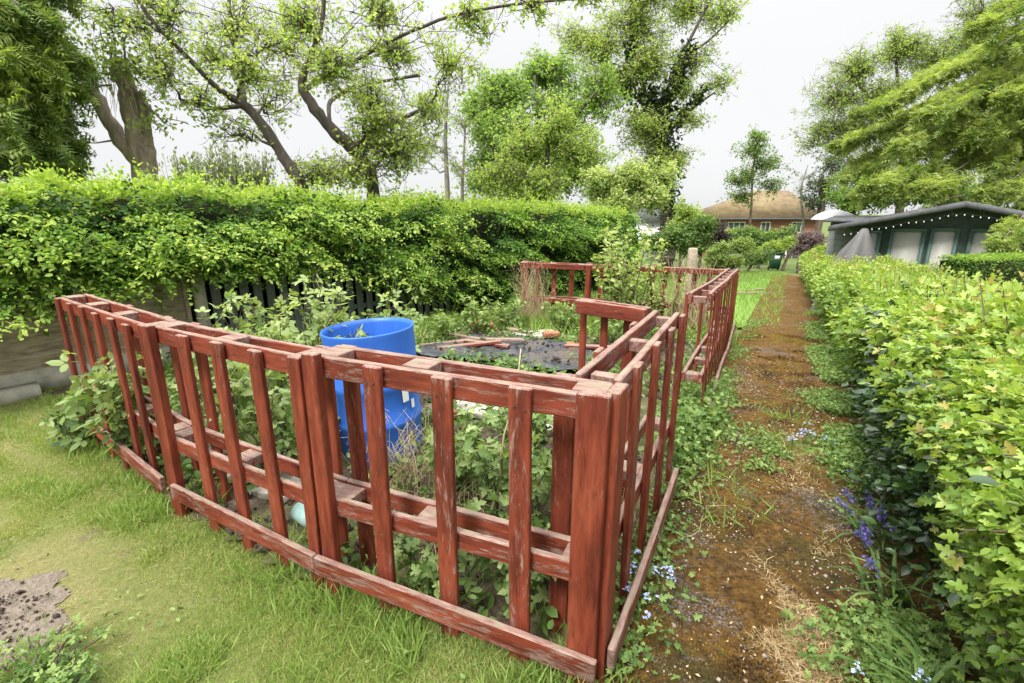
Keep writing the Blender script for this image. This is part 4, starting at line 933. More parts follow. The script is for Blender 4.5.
blob_tree('dark_shrub', 'dark bush with mauve tinge left of the house front', 'bush', gbase(718, 31), [trunk_from_ground(718, 31, [(718, 235, 31, 2), (718, 225, 31, 1)], 3)], [B(716, 230, 31, 13, 12), B(724, 240, 31, 12, 10), B(710, 238, 31, 10, 10)], M['mauve'], M['bark'], T_DIA, .18, 30, 26, .22, .25, .2, .05, .3)
# shrubs of the far garden
for nm, lb, mt, Y, bl, sz, ti in (
    ('garden_shrub', 'mid green mound of shrub beyond the rear fence', 'weed', 20, [(704, 224, 11, 12), (676, 236, 18, 10), (650, 244, 16, 10), (698, 238, 12, 10), (690, 248, 20, 8)], .15, .45),
    ('garden_shrub', 'bright green shrub standing beside the grey slate roof', 'ash', 22, [(684, 215, 12, 12), (695, 222, 12, 12), (680, 228, 14, 10)], .15, .55),
    ('garden_shrub', 'lime foliage plant behind the blue grey pot', 'pale', 24, [(722, 250, 12, 9), (745, 246, 12, 8), (716, 258, 14, 7)], .14, .35),
    ('garden_shrub', 'low green shrub in front of the brick house wall', 'weed', 30, [(765, 240, 16, 9), (785, 236, 14, 10), (748, 236, 12, 8)], .18, .5),
    ('garden_shrub', 'mauve leaved shrub at the end of right hedge', 'mauve', 26, [(806, 238, 10, 7), (816, 239, 9, 6), (812, 248, 14, 8), (800, 250, 12, 8)], .12, .75),
    ('garden_shrub', 'low lime mound of foliage directly in front of blue grey pot', 'pale', 25, [(734, 261, 12, 6), (724, 262, 10, 6), (712, 263, 10, 7)], .12, .45),
    ('garden_shrub', 'green mound right of blue grey pot by the far lawn', 'weed', 25.5, [(752, 259, 12, 7), (762, 257, 10, 8)], .12, .55),
    ('garden_shrub', 'long low olive shrub under the brick house windows', 'ash', 36, [(735, 236, 14, 8), (760, 238, 18, 8), (782, 240, 14, 8), (715, 244, 14, 10), (745, 246, 18, 8), (775, 248, 16, 8)], .18, .35),
    ('garden_shrub', 'broad deep green bush behind the summerhouse roof', 'chestnut', 19, [(850, 200, 22, 18), (885, 196, 26, 16), (920, 194, 26, 16), (955, 196, 26, 18), (995, 200, 26, 20), (870, 180, 18, 12)], .16, .25),
    ('garden_shrub', 'fresh green shrub behind the green wheeled bin', 'ash', 28, [(790, 244, 14, 8), (772, 248, 9, 6)], .14, .5)):
    blob_tree(nm, lb, 'shrub', gbase(bl[0][0], Y), [trunk_from_ground(bl[0][0], Y, [(bl[0][0], bl[0][1] + 6, Y, 1.2), (bl[0][0], bl[0][1], Y, .6)], 1.6)],
        [B(a, b, Y, rx, rz) for a, b, rx, rz in bl], M[mt], M['bark'], T_DIA, sz, 34, 26, .22, ti, .2, .03, .3)
# grey-green willowy shrubs behind the hedge
for px, w_ in ((190, 20), (222, 24), (258, 20)):
    Y = 10.5; t_ = {190: 'feathery grey green shrub over the hedge beside pollarded trunk', 222: 'feathery grey green shrub over the hedge, tallest of three', 258: 'feathery grey green shrub over the hedge beside leaning apple trunk'}[px]
    root = wthing('willowy_shrub', t_, 'shrub', gbase(px, Y), 'feathery shrubs behind the hedge'); tm = MB(); lf = MB()
    for i in range(70):
        a = np.array(gbase(px + random.uniform(-5, 5), Y)); e = W(px + random.gauss(0, w_ * .6), 165 + random.uniform(-14, 18) - (8 if px == 222 else 0), Y + random.uniform(-.4, .4))
        c = curve(a, e, 6, .02, .15); tm.tube(c, np.linspace(.012, .003, 6), 3, False)
        n = 34; f = RNG.uniform(.5, 1, n); q = np.stack([np.interp(f, np.linspace(0, 1, 6), c[:, k]) for k in range(3)], 1) + RNG.normal(size=(n, 3)) * .03
        D = RNG.normal(size=(n, 3)) * .5 + np.array((0, 0, .8)); lf.leaves(q, randdir(n), D, .09 * RNG.uniform(.6, 1.2, n), (T_DIA[0] * np.array((1, .8, 1)), T_DIA[1]), np.clip(.5 + RNG.normal(size=n) * .2, 0, 1))
    tm.build('stems', M['twig'], root); lf.build('leaves', M['greyleaf'], root)

# ------------------------------------------------------------------ houses and sheds
def brick_mat():
    m, nt, out = new_mat('brick_wall'); co = coords(nt)
    br = N(nt, 'TexBrick'); br.inputs['Scale'].default_value = 4.4; br.inputs['Color1'].default_value = (.30, .10, .06, 1); br.inputs['Color2'].default_value = (.40, .16, .09, 1); br.inputs['Mortar'].default_value = (.36, .31, .26, 1)
    mp = N(nt, 'Mapping'); mp.inputs['Rotation'].default_value = (PI / 2, 0, 0); nt.links.new(co, mp.inputs[0]); nt.links.new(mp.outputs[0], br.inputs['Vector'])
    p = N(nt, 'BsdfPrincipled', Roughness=.9); nt.links.new(br.outputs[0], p.inputs['Base Color']); nt.links.new(p.outputs[0], out.inputs[0]); return m
def tile_mat():
    m, nt, out = new_mat('mossy_roof_tiles'); co = coords(nt)
    w = N(nt, 'TexWave'); w.wave_type = 'BANDS'; w.bands_direction = 'Z'; w.inputs['Scale'].default_value = 5; w.inputs['Distortion'].default_value = .4; nt.links.new(co, w.inputs['Vector'])
    c = ramp(nt, noise(nt, co, 1.6, 6, .7), [(.3, (.10, .07, .04)), (.5, (.19, .13, .065)), (.7, (.22, .20, .075))]).outputs[0]
    c = mixc(nt, 1.0, c, ramp(nt, w.outputs['Fac'], [(0, (.7, .7, .7)), (.3, (1, 1, 1))]).outputs[0], 'MULTIPLY')
    p = N(nt, 'BsdfPrincipled', Roughness=.9); nt.links.new(c, p.inputs['Base Color']); nt.links.new(bump(nt, w.outputs['Fac'], .5, .03), p.inputs['Normal']); nt.links.new(p.outputs[0], out.inputs[0]); return m
M['brickwall'] = brick_mat(); M['tiles'] = tile_mat()
def glass_mat():
    m, nt, out = new_mat('window_glass'); p = N(nt, 'BsdfPrincipled', Roughness=.06); p.inputs['Base Color'].default_value = (.10, .12, .13, 1); p.inputs['Specular IOR Level'].default_value = .8
    nt.links.new(p.outputs[0], out.inputs[0]); return m
M['glass'] = glass_mat()
def window(parent, x, z, w, h, y=0.0, mull=1, mat='whitepaint'):
    f = MB()
    for (cx, cz_, dx, dz) in ((0, h / 2, w + .1, .1), (0, -h / 2, w + .1, .1), (-w / 2, 0, .1, h - .1), (w / 2, 0, .1, h - .1)): f.box((x + cx, y - .03, z + cz_), (dx, .10, dz))
    for i in range(mull): f.box((x - w / 2 + w * (i + 1) / (mull + 1), y - .025, z), (.07, .08, h - .1))
    fr = f.build('window', M[mat], parent); g_ = MB(); g_.box((x, y - .005, z), (w - .1, .03, h - .1)); g_.build('pane', M['glass'], fr)
Yh = 46; hl, hr = W(705, 218, Yh), W(826, 218, Yh); hz = float(W(760, 218, Yh)[2]); hw = hr[0] - hl[0]; hg = hz - 4.9
h = thing('brick_house', 'red brick house with mossy orange hipped tile roof', 'house', (hl[0], Yh, hg), 0)
b = MB(); b.box((hw / 2, 3.5, 2.45), (hw - .9, 7, 4.9)); b.build('wall', M['brickwall'], h)
rz_ = float(W(775, 190.5, Yh + 3.5)[2]) - hg; ra, rb = W(755, 193, Yh + 3.5)[0] - hl[0], W(788, 193, Yh + 3.5)[0] - hl[0]
b = MB(); V = [(0, -.5, 4.88), (hw, -.5, 4.88), (hw, 7.5, 4.88), (0, 7.5, 4.88), (ra, 3.5, rz_), (rb, 3.5, rz_)]
b.add(V, [(0, 4, 3), (1, 2, 5)], [(0, 1, 5, 4), (2, 3, 4, 5), (0, 3, 2, 1)]); rf = b.build('roof', M['tiles'], h)
b = MB(); b.box((hw / 2, -.52, 4.83), (hw, .1, .14)); b.build('gutter', M['slate'], h)
def hx(px): return W(px, 220, Yh)[0] - hl[0]
for px, w_, mu in ((797, .85, 1), (737, 1.5, 2), (766, .8, 1)): window(h, hx(px), 4.05, w_, .95, -.0, mu)
for px, w_, mu in ((797, 1.2, 1), (740, 1.6, 2)): window(h, hx(px), 1.5, w_, 1.2, -.0, mu)
b = MB(); b.box((hx(776), -.02, 1.05), (.9, .06, 2.1)); b.build('door', M['teal'], h)
# slate roofed building glimpsed left
Yt = 38; p = W(663, 215, Yt); gz_ = GZ(p[0], Yt)
h = thing('slate_roofed_house', 'small pale walled building with grey slate roof glimpsed between trees', 'house', (p[0], Yt, gz_), .2)
e_ = float(W(663, 221, Yt)[2]) - gz_; t_ = float(W(663, 204, Yt)[2]) - gz_
b = MB(); b.box((0, 2, e_ / 2), (2.6, 4, e_)); b.build('wall', M['whitepaint'], h)
b = MB(); b.add([(-1.5, -.3, e_ - .05), (1.5, -.3, e_ - .05), (1.5, 4.3, e_ - .05), (-1.5, 4.3, e_ - .05), (-1.1, 2, t_), (1.1, 2, t_)], [(0, 4, 3), (1, 2, 5)], [(0, 1, 5, 4), (2, 3, 4, 5), (0, 3, 2, 1)]); b.build('roof', M['slate'], h)
window(h, 0, e_ - 1, .9, 1.0)
# summerhouse
SL = np.array((7.7, 12.0)); SDr = nrm(np.array((.80, -.60))); SN = np.array((SDr[1], -SDr[0]))   # along the front, and outwards
def s_k(px, off=0.0):   # distance along the front at which the photo column px falls
    u = (px - 512) / F_PX; A = SL + SN * off; zc = (CAM_H - 1.2) * math.sin(PITCH)
    return (u * (A[1] * math.cos(PITCH) + zc) - A[0]) / (SDr[0] - u * SDr[1] * math.cos(PITCH))
sg = GZ(9.4, 10.7) - .02
sh = thing('summerhouse', 'dark green summerhouse with pale doors and shallow grey gable roof', 'summerhouse', (SL[0], SL[1], sg), math.atan2(SDr[1], SDr[0]))
kr = s_k(959); Wd = 2 * kr; ez, rz_ = float(W(835, 225, 12.0)[2]) - sg, float(W(959, 201, 12 - .6 * kr)[2]) - sg
b = MB(); x0_, x1_ = .35, Wd - .35; y0_ = .55
b.add([(x0_, y0_, 0), (x1_, y0_, 0), (x1_, 4, 0), (x0_, 4, 0), (x0_, y0_, ez - .06), (x1_, y0_, ez - .06), (x1_, 4, ez - .06), (x0_, 4, ez - .06), (kr, y0_, rz_ - .07), (kr, 4, rz_ - .07)],
      [(4, 5, 8), (7, 9, 6)], [(0, 1, 5, 4), (1, 2, 6, 5), (2, 3, 7, 6), (3, 0, 4, 7)]); b.build('wall', M['darkgreen'], sh)
b = MB()
for (xa, za, xb, zb) in ((-.1, ez - .02, kr, rz_), (kr, rz_, Wd + .1, ez - .02)):
    b.add([(xa, -.1, za), (xb, -.1, zb), (xb, 4.3, zb), (xa, 4.3, za), (xa, -.1, za - .06), (xb, -.1, zb - .06), (xb, 4.3, zb - .06), (xa, 4.3, za - .06)], None,
          [(0, 1, 2, 3), (7, 6, 5, 4), (0, 4, 5, 1), (1, 5, 6, 2), (2, 6, 7, 3), (3, 7, 4, 0)])
b.build('roof', M['slate'], sh)
b = MB()
for (xa, za, xb, zb) in ((-.12, ez - .055, kr, rz_ - .035), (kr, rz_ - .035, Wd + .12, ez - .055)):
    b.add([(xa, -.135, za + .03), (xb, -.135, zb + .03), (xb, -.104, zb + .03), (xa, -.104, za + .03), (xa, -.135, za - .09), (xb, -.135, zb - .09), (xb, -.104, zb - .09), (xa, -.104, za - .09)], None,
          [(0, 1, 2, 3), (7, 6, 5, 4), (0, 4, 5, 1), (1, 5, 6, 2), (2, 6, 7, 3), (3, 7, 4, 0)])
b.build('bargeboard', M['slate'], sh)
def s_open(px0, px1, z0, z1, name, frame=.07):
    a, c = s_k(px0, -y0_), s_k(px1, -y0_); f = MB(); m_ = (a + c) / 2; w_ = c - a
    for (x, z, dx, dz) in ((m_, z1, w_ + frame, frame), (m_, z0, w_ + frame, frame), (a, (z0 + z1) / 2, frame, z1 - z0 - frame), (c, (z0 + z1) / 2, frame, z1 - z0 - frame)): f.box((x, y0_ - .03, z), (dx, .07, dz))
    o = f.build(name, M['teal'], sh); g_ = MB(); g_.box((m_, y0_ - .008, (z0 + z1) / 2), (w_ - frame, .02, z1 - z0 - frame)); g_.build('pane', M['blind'], o)
    if name == 'door':
        k_ = MB(); k_.box((c - .0, y0_ - .085, (z0 + z1) / 2 - .1), (.03, .04, .14)); k_.build('handle', M['metal'], o)
dt = ez - .10
s_open(893, 925, .12, dt, 'door'); s_open(933, 958, .12, dt + .02, 'door'); s_open(972, 1003, .85, dt + .02, 'window'); s_open(862, 881, .5, dt - .05, 'window')
sl_ = wthing('string_lights', 'string of small white bulbs looped along the summerhouse gable edge', 'string lights', (SL[0], SL[1], 1.4))
wpts = []
for i in range(34):
    x = .1 + (Wd - .3) * i / 33; z = (ez - .12 + (rz_ - ez) * (1 - abs(x - kr) / kr)) - .10 - .03 * abs(math.sin(i * PI / 5)); xy = SL + SDr * x + SN * .17
    wpts.append((xy[0], xy[1], z + sg))
b = MB(); b.tube(wpts, .006, 4); b.build('wire', M['rubber'], sl_)
for i, q in enumerate(wpts[1::1]):
    b = MB(); b.lathe([(.002, .014), (.008, .010), (.012, -.004), (.008, -.014), (.001, -.02)], 8, (q[0], q[1], q[2] - .03)); b.build('bulb', M['whitepaint'], sl_, True)
# grey timber shed wall left of the summerhouse, with parasol over it
p = W(829, 232, 13.4); z = GZ(p[0], 13.4)
r_ = thing('small_shed', 'small grey boarded shed between parasol and summerhouse', 'shed', (p[0], 13.4, z), -.72)
hh = float(W(838, 222, 13.4)[2]) - z
for i in range(int(hh / .16)): plank('board', 1.2, .155, .02, M['shedwall'], r_, (.6, -.012 + .003 * (i % 2), .08 + i * .16), jit=.002)
b = MB(); b.box((.6, .75, hh / 2), (1.2, 1.45, hh - .02)); b.build('wall', M['shedwall'], r_)
b = MB(); b.add([(-.15, -.2, hh), (1.35, -.2, hh), (1.35, 1.6, hh + .1), (-.15, 1.6, hh + .1), (-.15, -.2, hh + .06), (1.35, -.2, hh + .06), (1.35, 1.6, hh + .16), (-.15, 1.6, hh + .16)], None, [(3, 2, 1, 0), (4, 5, 6, 7), (0, 1, 5, 4), (1, 2, 6, 5), (2, 3, 7, 6), (3, 0, 4, 7)]); b.build('roof', M['slate'], r_)
p = W(834, 219, 15.5); z = GZ(p[0], 15.5); hh = float(p[2]) - z
r_ = thing('parasol', 'pale grey domed parasol standing open beyond the small shed', 'parasol', (p[0], 15.5, z))
b = MB(); b.lathe([(.62, hh - .02), (.60, hh + .02), (.5, hh + .12), (.33, hh + .21), (.15, hh + .26), (.01, hh + .28)], 24)
b.build('canopy', M['parasol'], r_, True)
b = MB(); b.tube([(0, 0, 0), (0, 0, hh + .27)], .022, 8); b.build('pole', M['metal'], r_)
b = MB(); b.lathe([(.001, .07), (.2, .07), (.24, .0), (.001, 0)], 18); b.build('base', M['concrete'], r_)
for i in range(8):
    a = i * PI / 4; b = MB(); b.tube([(0, 0, hh + .24), (.3 * math.cos(a), .3 * math.sin(a), hh + .19), (.59 * math.cos(a), .59 * math.sin(a), hh - .0)], .007, 4); b.build('rib', M['metal'], r_)
# grey tarpaulin over a barbecue
Yq = 10.6; p = W(862, 246, Yq); z = GZ(p[0], Yq); top_ = float(W(862, 228, Yq)[2]) - z
b = MB(); n = 40; prof = [(.02, top_), (.05, top_ - .02), (.13, top_ - .22), (.24, top_ - .5), (.33, top_ - .85), (.38, .12), (.40, .02)]
V = []
for (r, zz_) in prof:
    for i in range(n):
        a = i * 2 * PI / n; k = 1 + (.16 * math.sin(5 * a + zz_) + .08 * math.sin(9 * a + 2)) * min(1, (top_ - zz_) * 1.5); V.append((r * k * math.cos(a) * 1.3 - .12 * (top_ - zz_), r * k * math.sin(a), zz_))
i = np.arange(len(prof) - 1)[:, None] * n; j = np.arange(n)[None]; k = (j + 1) % n
b.add(V, [(0, c + 1, c) for c in range(1, n - 1)], np.stack([i + j, i + n + j, i + n + k, i + k], -1).reshape(-1, 4))
o = b.build('draped_cover', M['tarp'], None, True); o.location = (p[0], Yq, z); tag(o, 'grey peaked fabric cover draped in front of the summerhouse', 'cover')
# clipped box hedge in front of the summerhouse
p0_, p1_ = W(975, 268, 6.9), W(1075, 268, 7.5); tz = float(W(985, 259, 7.0)[2])
root = wthing('clipped_hedge', 'low square clipped hedge in front of the summerhouse window', 'hedge', (p0_[0], p0_[1], GZ(p0_[0], p0_[1])))
lf = MB(); n = 9000; f = RNG.uniform(0, 1, n); A = np.array(p0_)[:2]; Bv = np.array(p1_)[:2] - A; dn = nrm(np.array((-Bv[1], Bv[0])))
o_ = RNG.uniform(0, .5, n); zz_ = RNG.uniform(0, 1, n); fc = RNG.integers(0, 3, n); gzz = GZ(*A)
P = np.c_[A + Bv * f[:, None] + dn * np.where(fc == 0, 0, o_)[:, None], np.where(fc == 0, gzz + (tz - gzz) * zz_, tz)]; k = fc == 2; P[k, :2] = A + dn * o_[k][:, None]; P[k, 2] = gzz + (tz - gzz) * zz_[k]
P += RNG.normal(size=(n, 3)) * .015
lf.leaves(P, randdir(n, .5), randdir(n), .035 * RNG.uniform(.6, 1.3, n), T_DIA, np.clip(.45 + .25 * (fc == 1) + RNG.normal(size=n) * .15, 0, 1)); lf.build('foliage', M['lime'], root)
b = MB(); cxy = A + Bv / 2 + dn * .25; b.box((cxy[0], cxy[1], (gzz + tz) / 2 - .03), (np.linalg.norm(Bv) - .04, .44, tz - gzz - .04), math.atan2(Bv[1], Bv[0])); b.build('dark_core', M['core'], root)  # solid box under the leaves, coloured near-black as inner shade

# ------------------------------------------------------------------ bin, pot, stump, planks near the path end
p = G(772, 271); Yb_ = 28.0; x_ = W(775, 262, Yb_)[0]; z = GZ(x_, Yb_)
r_ = thing('wheelie_bin', 'dark green wheeled bin with white sticker at the path end', 'bin', (x_, Yb_, z), -.25)
b = MB(); V = []
for zz_, w_, d_ in ((.10, .42, .5), (.98, .56, .70)):
    V += [(-w_ / 2, -d_ / 2, zz_), (w_ / 2, -d_ / 2, zz_), (w_ / 2, d_ / 2, zz_), (-w_ / 2, d_ / 2, zz_)]
b.add(V, None, [(3, 2, 1, 0), (4, 5, 6, 7), (0, 1, 5, 4), (1, 2, 6, 5), (2, 3, 7, 6), (3, 0, 4, 7)]); b.box((0, 0, .96), (.60, .74, .05)); b.build('body', M['bin'], r_)
b = MB(); b.add([(-.31, -.38, .99), (.31, -.38, .99), (.31, .38, 1.03), (-.31, .38, 1.03), (-.29, -.36, 1.03), (.29, -.36, 1.03), (.29, .34, 1.09), (-.29, .34, 1.09)], None, [(3, 2, 1, 0), (4, 5, 6, 7), (0, 1, 5, 4), (1, 2, 6, 5), (2, 3, 7, 6), (3, 0, 4, 7)]); b.build('lid', M['bin'], r_)
b = MB(); b.tube([(-.22, .42, .98), (.22, .42, .98)], .02, 8); b.build('handle', M['bin'], r_)
for sx in (-.24, .24): b = MB(); b.tube([(sx - .03, .26, .1), (sx + .03, .26, .1)], .1, 16); b.build('wheel', M['rubber'], r_)
b = MB(); b.box((0, -.325, .74), (.26, .02, .2)); b.build('sticker', M['whitepaint'], r_)
p = W(733, 257, 27.0); z = GZ(p[0], 27)
ht = float(W(733, 247.5, 27)[2]) - z
r_ = thing('plant_pot', 'tall blue grey glazed pot among the far garden foliage', 'pot', (p[0], 27, z))
b = MB(); b.lathe([(.001, 0), (.17, 0), (.20, .05), (.25, ht - .2), (.27, ht - .12), (.30, ht - .08), (.30, ht), (.26, ht), (.24, ht - .1), (.001, ht - .1)], 22); b.build('bowl', M['pot'], r_, True)
p = W(692, 262, 9.3); z = GZ(p[0], 9.3); ht = float(W(692, 248, 9.3)[2]) - z
b = MB(); b.tube([(0, 0, -.05), (.01, 0, ht * .5), (.0, .01, ht - .03), (.0, .01, ht)], (.10, .09, .088, .07), 10); o = b.build('tree_stump', M['oldwood'], None, True); o.location = (p[0], 9.3, z); tag(o, 'tall grey weathered stump just behind the rear fence', 'stump')
for i, (px, py, L, a, lb) in enumerate(((752, 291, 1.1, .5, 'reddish loose board lying flat on grass beside path, upper one'), (748, 295, .9, .1, 'reddish loose board lying flat on grass beside path, lower one'))):
    q = G(px, py); o = plank('loose_board', L, .10, .03, M['plank'], None, (q[0], q[1], q[2] + .035 + .035 * i), yaw=a); o.rotation_euler = (PI / 2, 0, a); tag(o, lb, 'board', 'loose boards by the path')

# ------------------------------------------------------------------ blue barrel
BC = np.array((-.885, 3.10)); bz = float(bed_z(np.array([BC[0]]), np.array([BC[1]]))[0]) - .075
r_ = thing('water_barrel', 'open blue plastic barrel standing behind the front fence', 'barrel', (BC[0], BC[1], bz), rot=(.0, -.055, .0))
prof = [(.001, .03), (.20, .03), (.235, .0), (.255, .03), (.268, .12), (.275, .30), (.283, .315), (.284, .34), (.277, .355), (.285, .55), (.293, .565), (.294, .60), (.287, .615), (.290, .80), (.290, .90), (.294, .925), (.293, .933), (.286, .933), (.282, .90), (.272, .5), (.26, .14), (.22, .05), (.001, .05)]
b = MB(); b.lathe(prof, 48); b.build('body', M['blue'], r_, True)
for (a, zz_) in ((-1.95, .83), (-1.5, .80)):
    b = MB(); d = np.array((math.cos(a), math.sin(a), 0)); c = d * .2925 + np.array((0, 0, zz_)); b.tube([c - d * .004, c + d * .004], .012, 10); b.build('bung_hole', M['rubber'], r_)
for (a, zz_, w_, h_) in ((-.62, .52, .05, .10), (-.42, .44, .03, .06)):
    b = MB(); n = 6; V = []
    for i in range(n):
        aa = a + w_ / .29 * (i / (n - 1) - .5); rr = .2905
        V += [(rr * math.cos(aa), rr * math.sin(aa), zz_ - h_ / 2), (rr * math.cos(aa), rr * math.sin(aa), zz_ + h_ / 2)]
    b.add(V, None, [(2 * i, 2 * i + 2, 2 * i + 3, 2 * i + 1) for i in range(n - 1)]); b.build('label_scrap', M['whitepaint'], r_)

# ------------------------------------------------------------------ bed contents: plastic sheet, boards, bricks, slabs
def sheet():
    c = np.array((.15, 5.75)); n = 60; u = np.linspace(-1, 1, n); X, Y = np.meshgrid(u, u); x = c[0] + X.ravel() * 1.05 + Y.ravel() * .35; y = c[1] + Y.ravel() * .68 - X.ravel() * .25
    x += .5 * (vnoise(np.c_[X.ravel(), Y.ravel()], 2.5, 1) - .5); y += .45 * (vnoise(np.c_[X.ravel(), Y.ravel()], 2.5, 2) - .5)
    z = bed_z(x, y) + .03 + .14 * np.abs(fbm(np.c_[x, y], 3.2, 41, 3) - .5) + .05 * fbm(np.c_[x, y], 12, 3, 2)
    V = np.c_[x, y, z]; i = np.arange(n - 1)[:, None] * n + np.arange(n - 1)[None]; b = MB(); b.add(V, None, np.stack([i, i + 1, i + n + 1, i + n], -1).reshape(-1, 4))
    o = b.build('plastic_sheet', M['blacksheet'], None, True, origin=(c[0], c[1], GZ(*c))); md = o.modifiers.new('thickness', 'SOLIDIFY'); md.thickness = .006; tag(o, 'crumpled black plastic sheet spread on the bed soil', 'plastic sheet')
sheet()
def bedz(x, y): return float(bed_z(np.array([x]), np.array([y]))[0])
bl = [(452, 341, 1.0, -.45, 'plank', 'long dirty plank at the left edge of the black sheet'), (436, 350, .9, .35, 'plank', 'dirty plank nearest the barrel crossing a longer one'), (428, 343, .6, .75, 'plank', 'short dirty plank behind the barrel, farthest left'), (470, 354, .8, .3, 'red', 'red stained board lying in front of the black sheet'), (487, 352, .6, -.35, 'red', 'short red stained board beside the black sheet corner'), (600, 357, .9, -.25, 'red', 'red stained board lying behind the short return panel')]
for i, (px, py, L, a, mt, lb) in enumerate(bl):
    q = G(px, py); o = plank('loose_board', L, .10, .035, M[mt], None, (q[0], q[1], bedz(q[0], q[1]) + .06 + .012 * i), yaw=a, wear=.6); o.rotation_euler = (PI / 2 - .05, .03 * (-1) ** i, a); tag(o, lb, 'board', 'loose boards in the bed')
for i, (px, py, a, lb) in enumerate(((551, 346, .3, 'red brick lying on the black plastic sheet'), (477, 333, .1, 'red brick at the back edge of black sheet, farther left'), (486, 333.5, .15, 'red brick at the back edge of black sheet, farther right'), (575, 350, -.5, 'broken red brick beside the short return panel'), (458, 420, .5, 'red brick half buried in weeds right of barrel'))):
    q = G(px, py); b = MB(); b.box((0, 0, 0), (.215, .1025, .065)); o = b.build('brick', M['brick'], None); md = o.modifiers.new('worn', 'BEVEL'); md.width = .006; md.segments = 2
    o.location = (q[0], q[1], bedz(q[0], q[1]) + .10 * (i == 0) + .045 + (.06 if i in (1, 2) else 0)); o.rotation_euler = (.06, .04, a); tag(o, lb, 'brick', 'old bricks in the bed')
for i, (px, py, w_, d_, a, lb) in enumerate(((535, 338, .6, .4, .2, 'grey paving slab behind the black plastic sheet'), (560, 425, .55, .4, .5, 'pinkish grey slab showing through the weeds right of barrel'), (480, 415, .4, .35, -.3, 'broken slab piece beside the right of barrel'), (262, 470, .4, .25, .6, 'slab fragment in rubble left of the barrel'), (235, 455, .35, .2, .1, 'thin tile fragment in rubble behind the front fence'), (280, 492, .3, .22, -.4, 'small slab fragment nearest the doubled posts'))):
    q = G(px, py); b = MB(); b.box((0, 0, 0), (w_, d_, .05)); o = b.build('paving_slab', M['concrete'], None); md = o.modifiers.new('worn', 'BEVEL'); md.width = .007; md.segments = 2
    o.location = (q[0], q[1], bedz(q[0], q[1]) + .035); o.rotation_euler = (random.uniform(-.12, .12), random.uniform(-.12, .12), a); tag(o, lb, 'slab')
n = 5200; Yv = RNG.uniform(1.6, 7.5, n); X = RNG.uniform(-2.6, 2.6, n); k = in_bed(X, Yv) & (fbm(np.c_[X, Yv], 1.6, 24, 3) > .47); X, Yv = X[k], Yv[k]; oc_ = np.array([(1, 0, 0), (-1, 0, 0), (0, 1, 0), (0, -1, 0), (0, 0, .6), (0, 0, -.6)], float); of_ = np.array([(0, 2, 4), (2, 1, 4), (1, 3, 4), (3, 0, 4), (2, 0, 5), (1, 2, 5), (3, 1, 5), (0, 3, 5)])
b = MB(); on_ = np.hypot((X - .15) / 1.1, (Yv - 5.75) / .7) < 1; b.leaves(np.c_[X, Yv, bed_z(X, Yv) + .008 + .07 * on_], randdir(len(X), 1), randdir(len(X), 0, .3), RNG.gamma(1.6, .008, len(X)) + .004, (oc_, of_), .5); tag(b.build('soil_clods', M['soilclod'], None), kind='stuff')
for i, (px, py, w_, d_, a, lb) in enumerate(((505, 350, .5, .12, .2, 'dark rotten board end lying on the black sheet'), (520, 341, .35, .10, -.6, 'small dark board chip at the middle of black sheet'))):
    q = G(px, py); o = plank('loose_board', w_, d_, .03, M['plank'], None, (q[0], q[1], bedz(q[0], q[1]) + .13), yaw=a); o.rotation_euler = (PI / 2 - .08, .05, a); tag(o, lb, 'board', 'loose boards in the bed')
# crumpled pale green plastic bottle behind the fence by the doubled posts
q = G(297, 528); b = MB(); b.lathe([(.001, 0), (.045, .0), (.05, .02), (.047, .07), (.05, .1), (.048, .17), (.03, .21), (.014, .23), (.014, .26), (.001, .26)], 20)
V = b.v[0]; V += .008 * (vnoise(V, 40, 3) - .5)[:, None]; o = b.build('plastic_bottle', M['glassbottle'], None, True); o.location = (q[0], q[1] + .05, bedz(q[0], q[1]) + .04); o.rotation_euler = (1.35, .2, .7); tag(o, 'crumpled pale green plastic bottle lying behind the front fence', 'bottle')

# ------------------------------------------------------------------ plants in and around the bed
def cane_plant(name, label, base, n_stems, height, spread, mat, T, size, lps=14, tint=.55, lean=(0, 0), group=None, cat='plant', stem='twig', arch=.15, sr=.005, tv=.2):
    bs = np.array(base, float); root = wthing(name, label, cat, tuple(bs), group); st = MB(); lf = MB()
    for i in range(n_stems):
        a = random.uniform(0, 2 * PI); r = spread * math.sqrt(random.random()); h = height * random.uniform(.55, 1.1)
        p0 = bs + np.array((math.cos(a), math.sin(a), 0)) * r * .35; p0[2] -= .03
        e = bs + np.array((math.cos(a) * r + lean[0], math.sin(a) * r + lean[1], h))
        c = curve(p0, e, 7, arch, .18); st.tube(c, np.linspace(sr, sr * .4, 7), 4, False)
        f = RNG.uniform(.22, 1.03, lps); q = np.stack([np.interp(f, np.linspace(0, 1, 7), c[:, k]) for k in range(3)], 1)
        D = randdir(lps, .15, .5); Nn = randdir(lps, 1.3, .8)
        lf.leaves(q + D * size * .15, Nn, D, size * RNG.uniform(.6, 1.25, lps), T, np.clip(tint + .2 * (f - .6) + RNG.normal(size=lps) * tv, 0, 1))
    st.build('stems', M[stem], root); lf.build('leaves', M[mat], root); return root
def bed(px, py): q = G(px, py); return (q[0], q[1], bedz(q[0], q[1]))
cane_plant('bramble', 'fresh pale bramble bursting out through the left fence panel', (-2.32, 2.86, 0), 17, .78, .20, 'bramble', T_TRI3, .105, 15, .70, lean=(-.06, -.05), cat='plant')
cane_plant('bramble', 'low bramble growing at the far left fence end', (-2.95, 3.15, 0), 12, .42, .22, 'bramble', T_TRI3, .13, 12, .5)
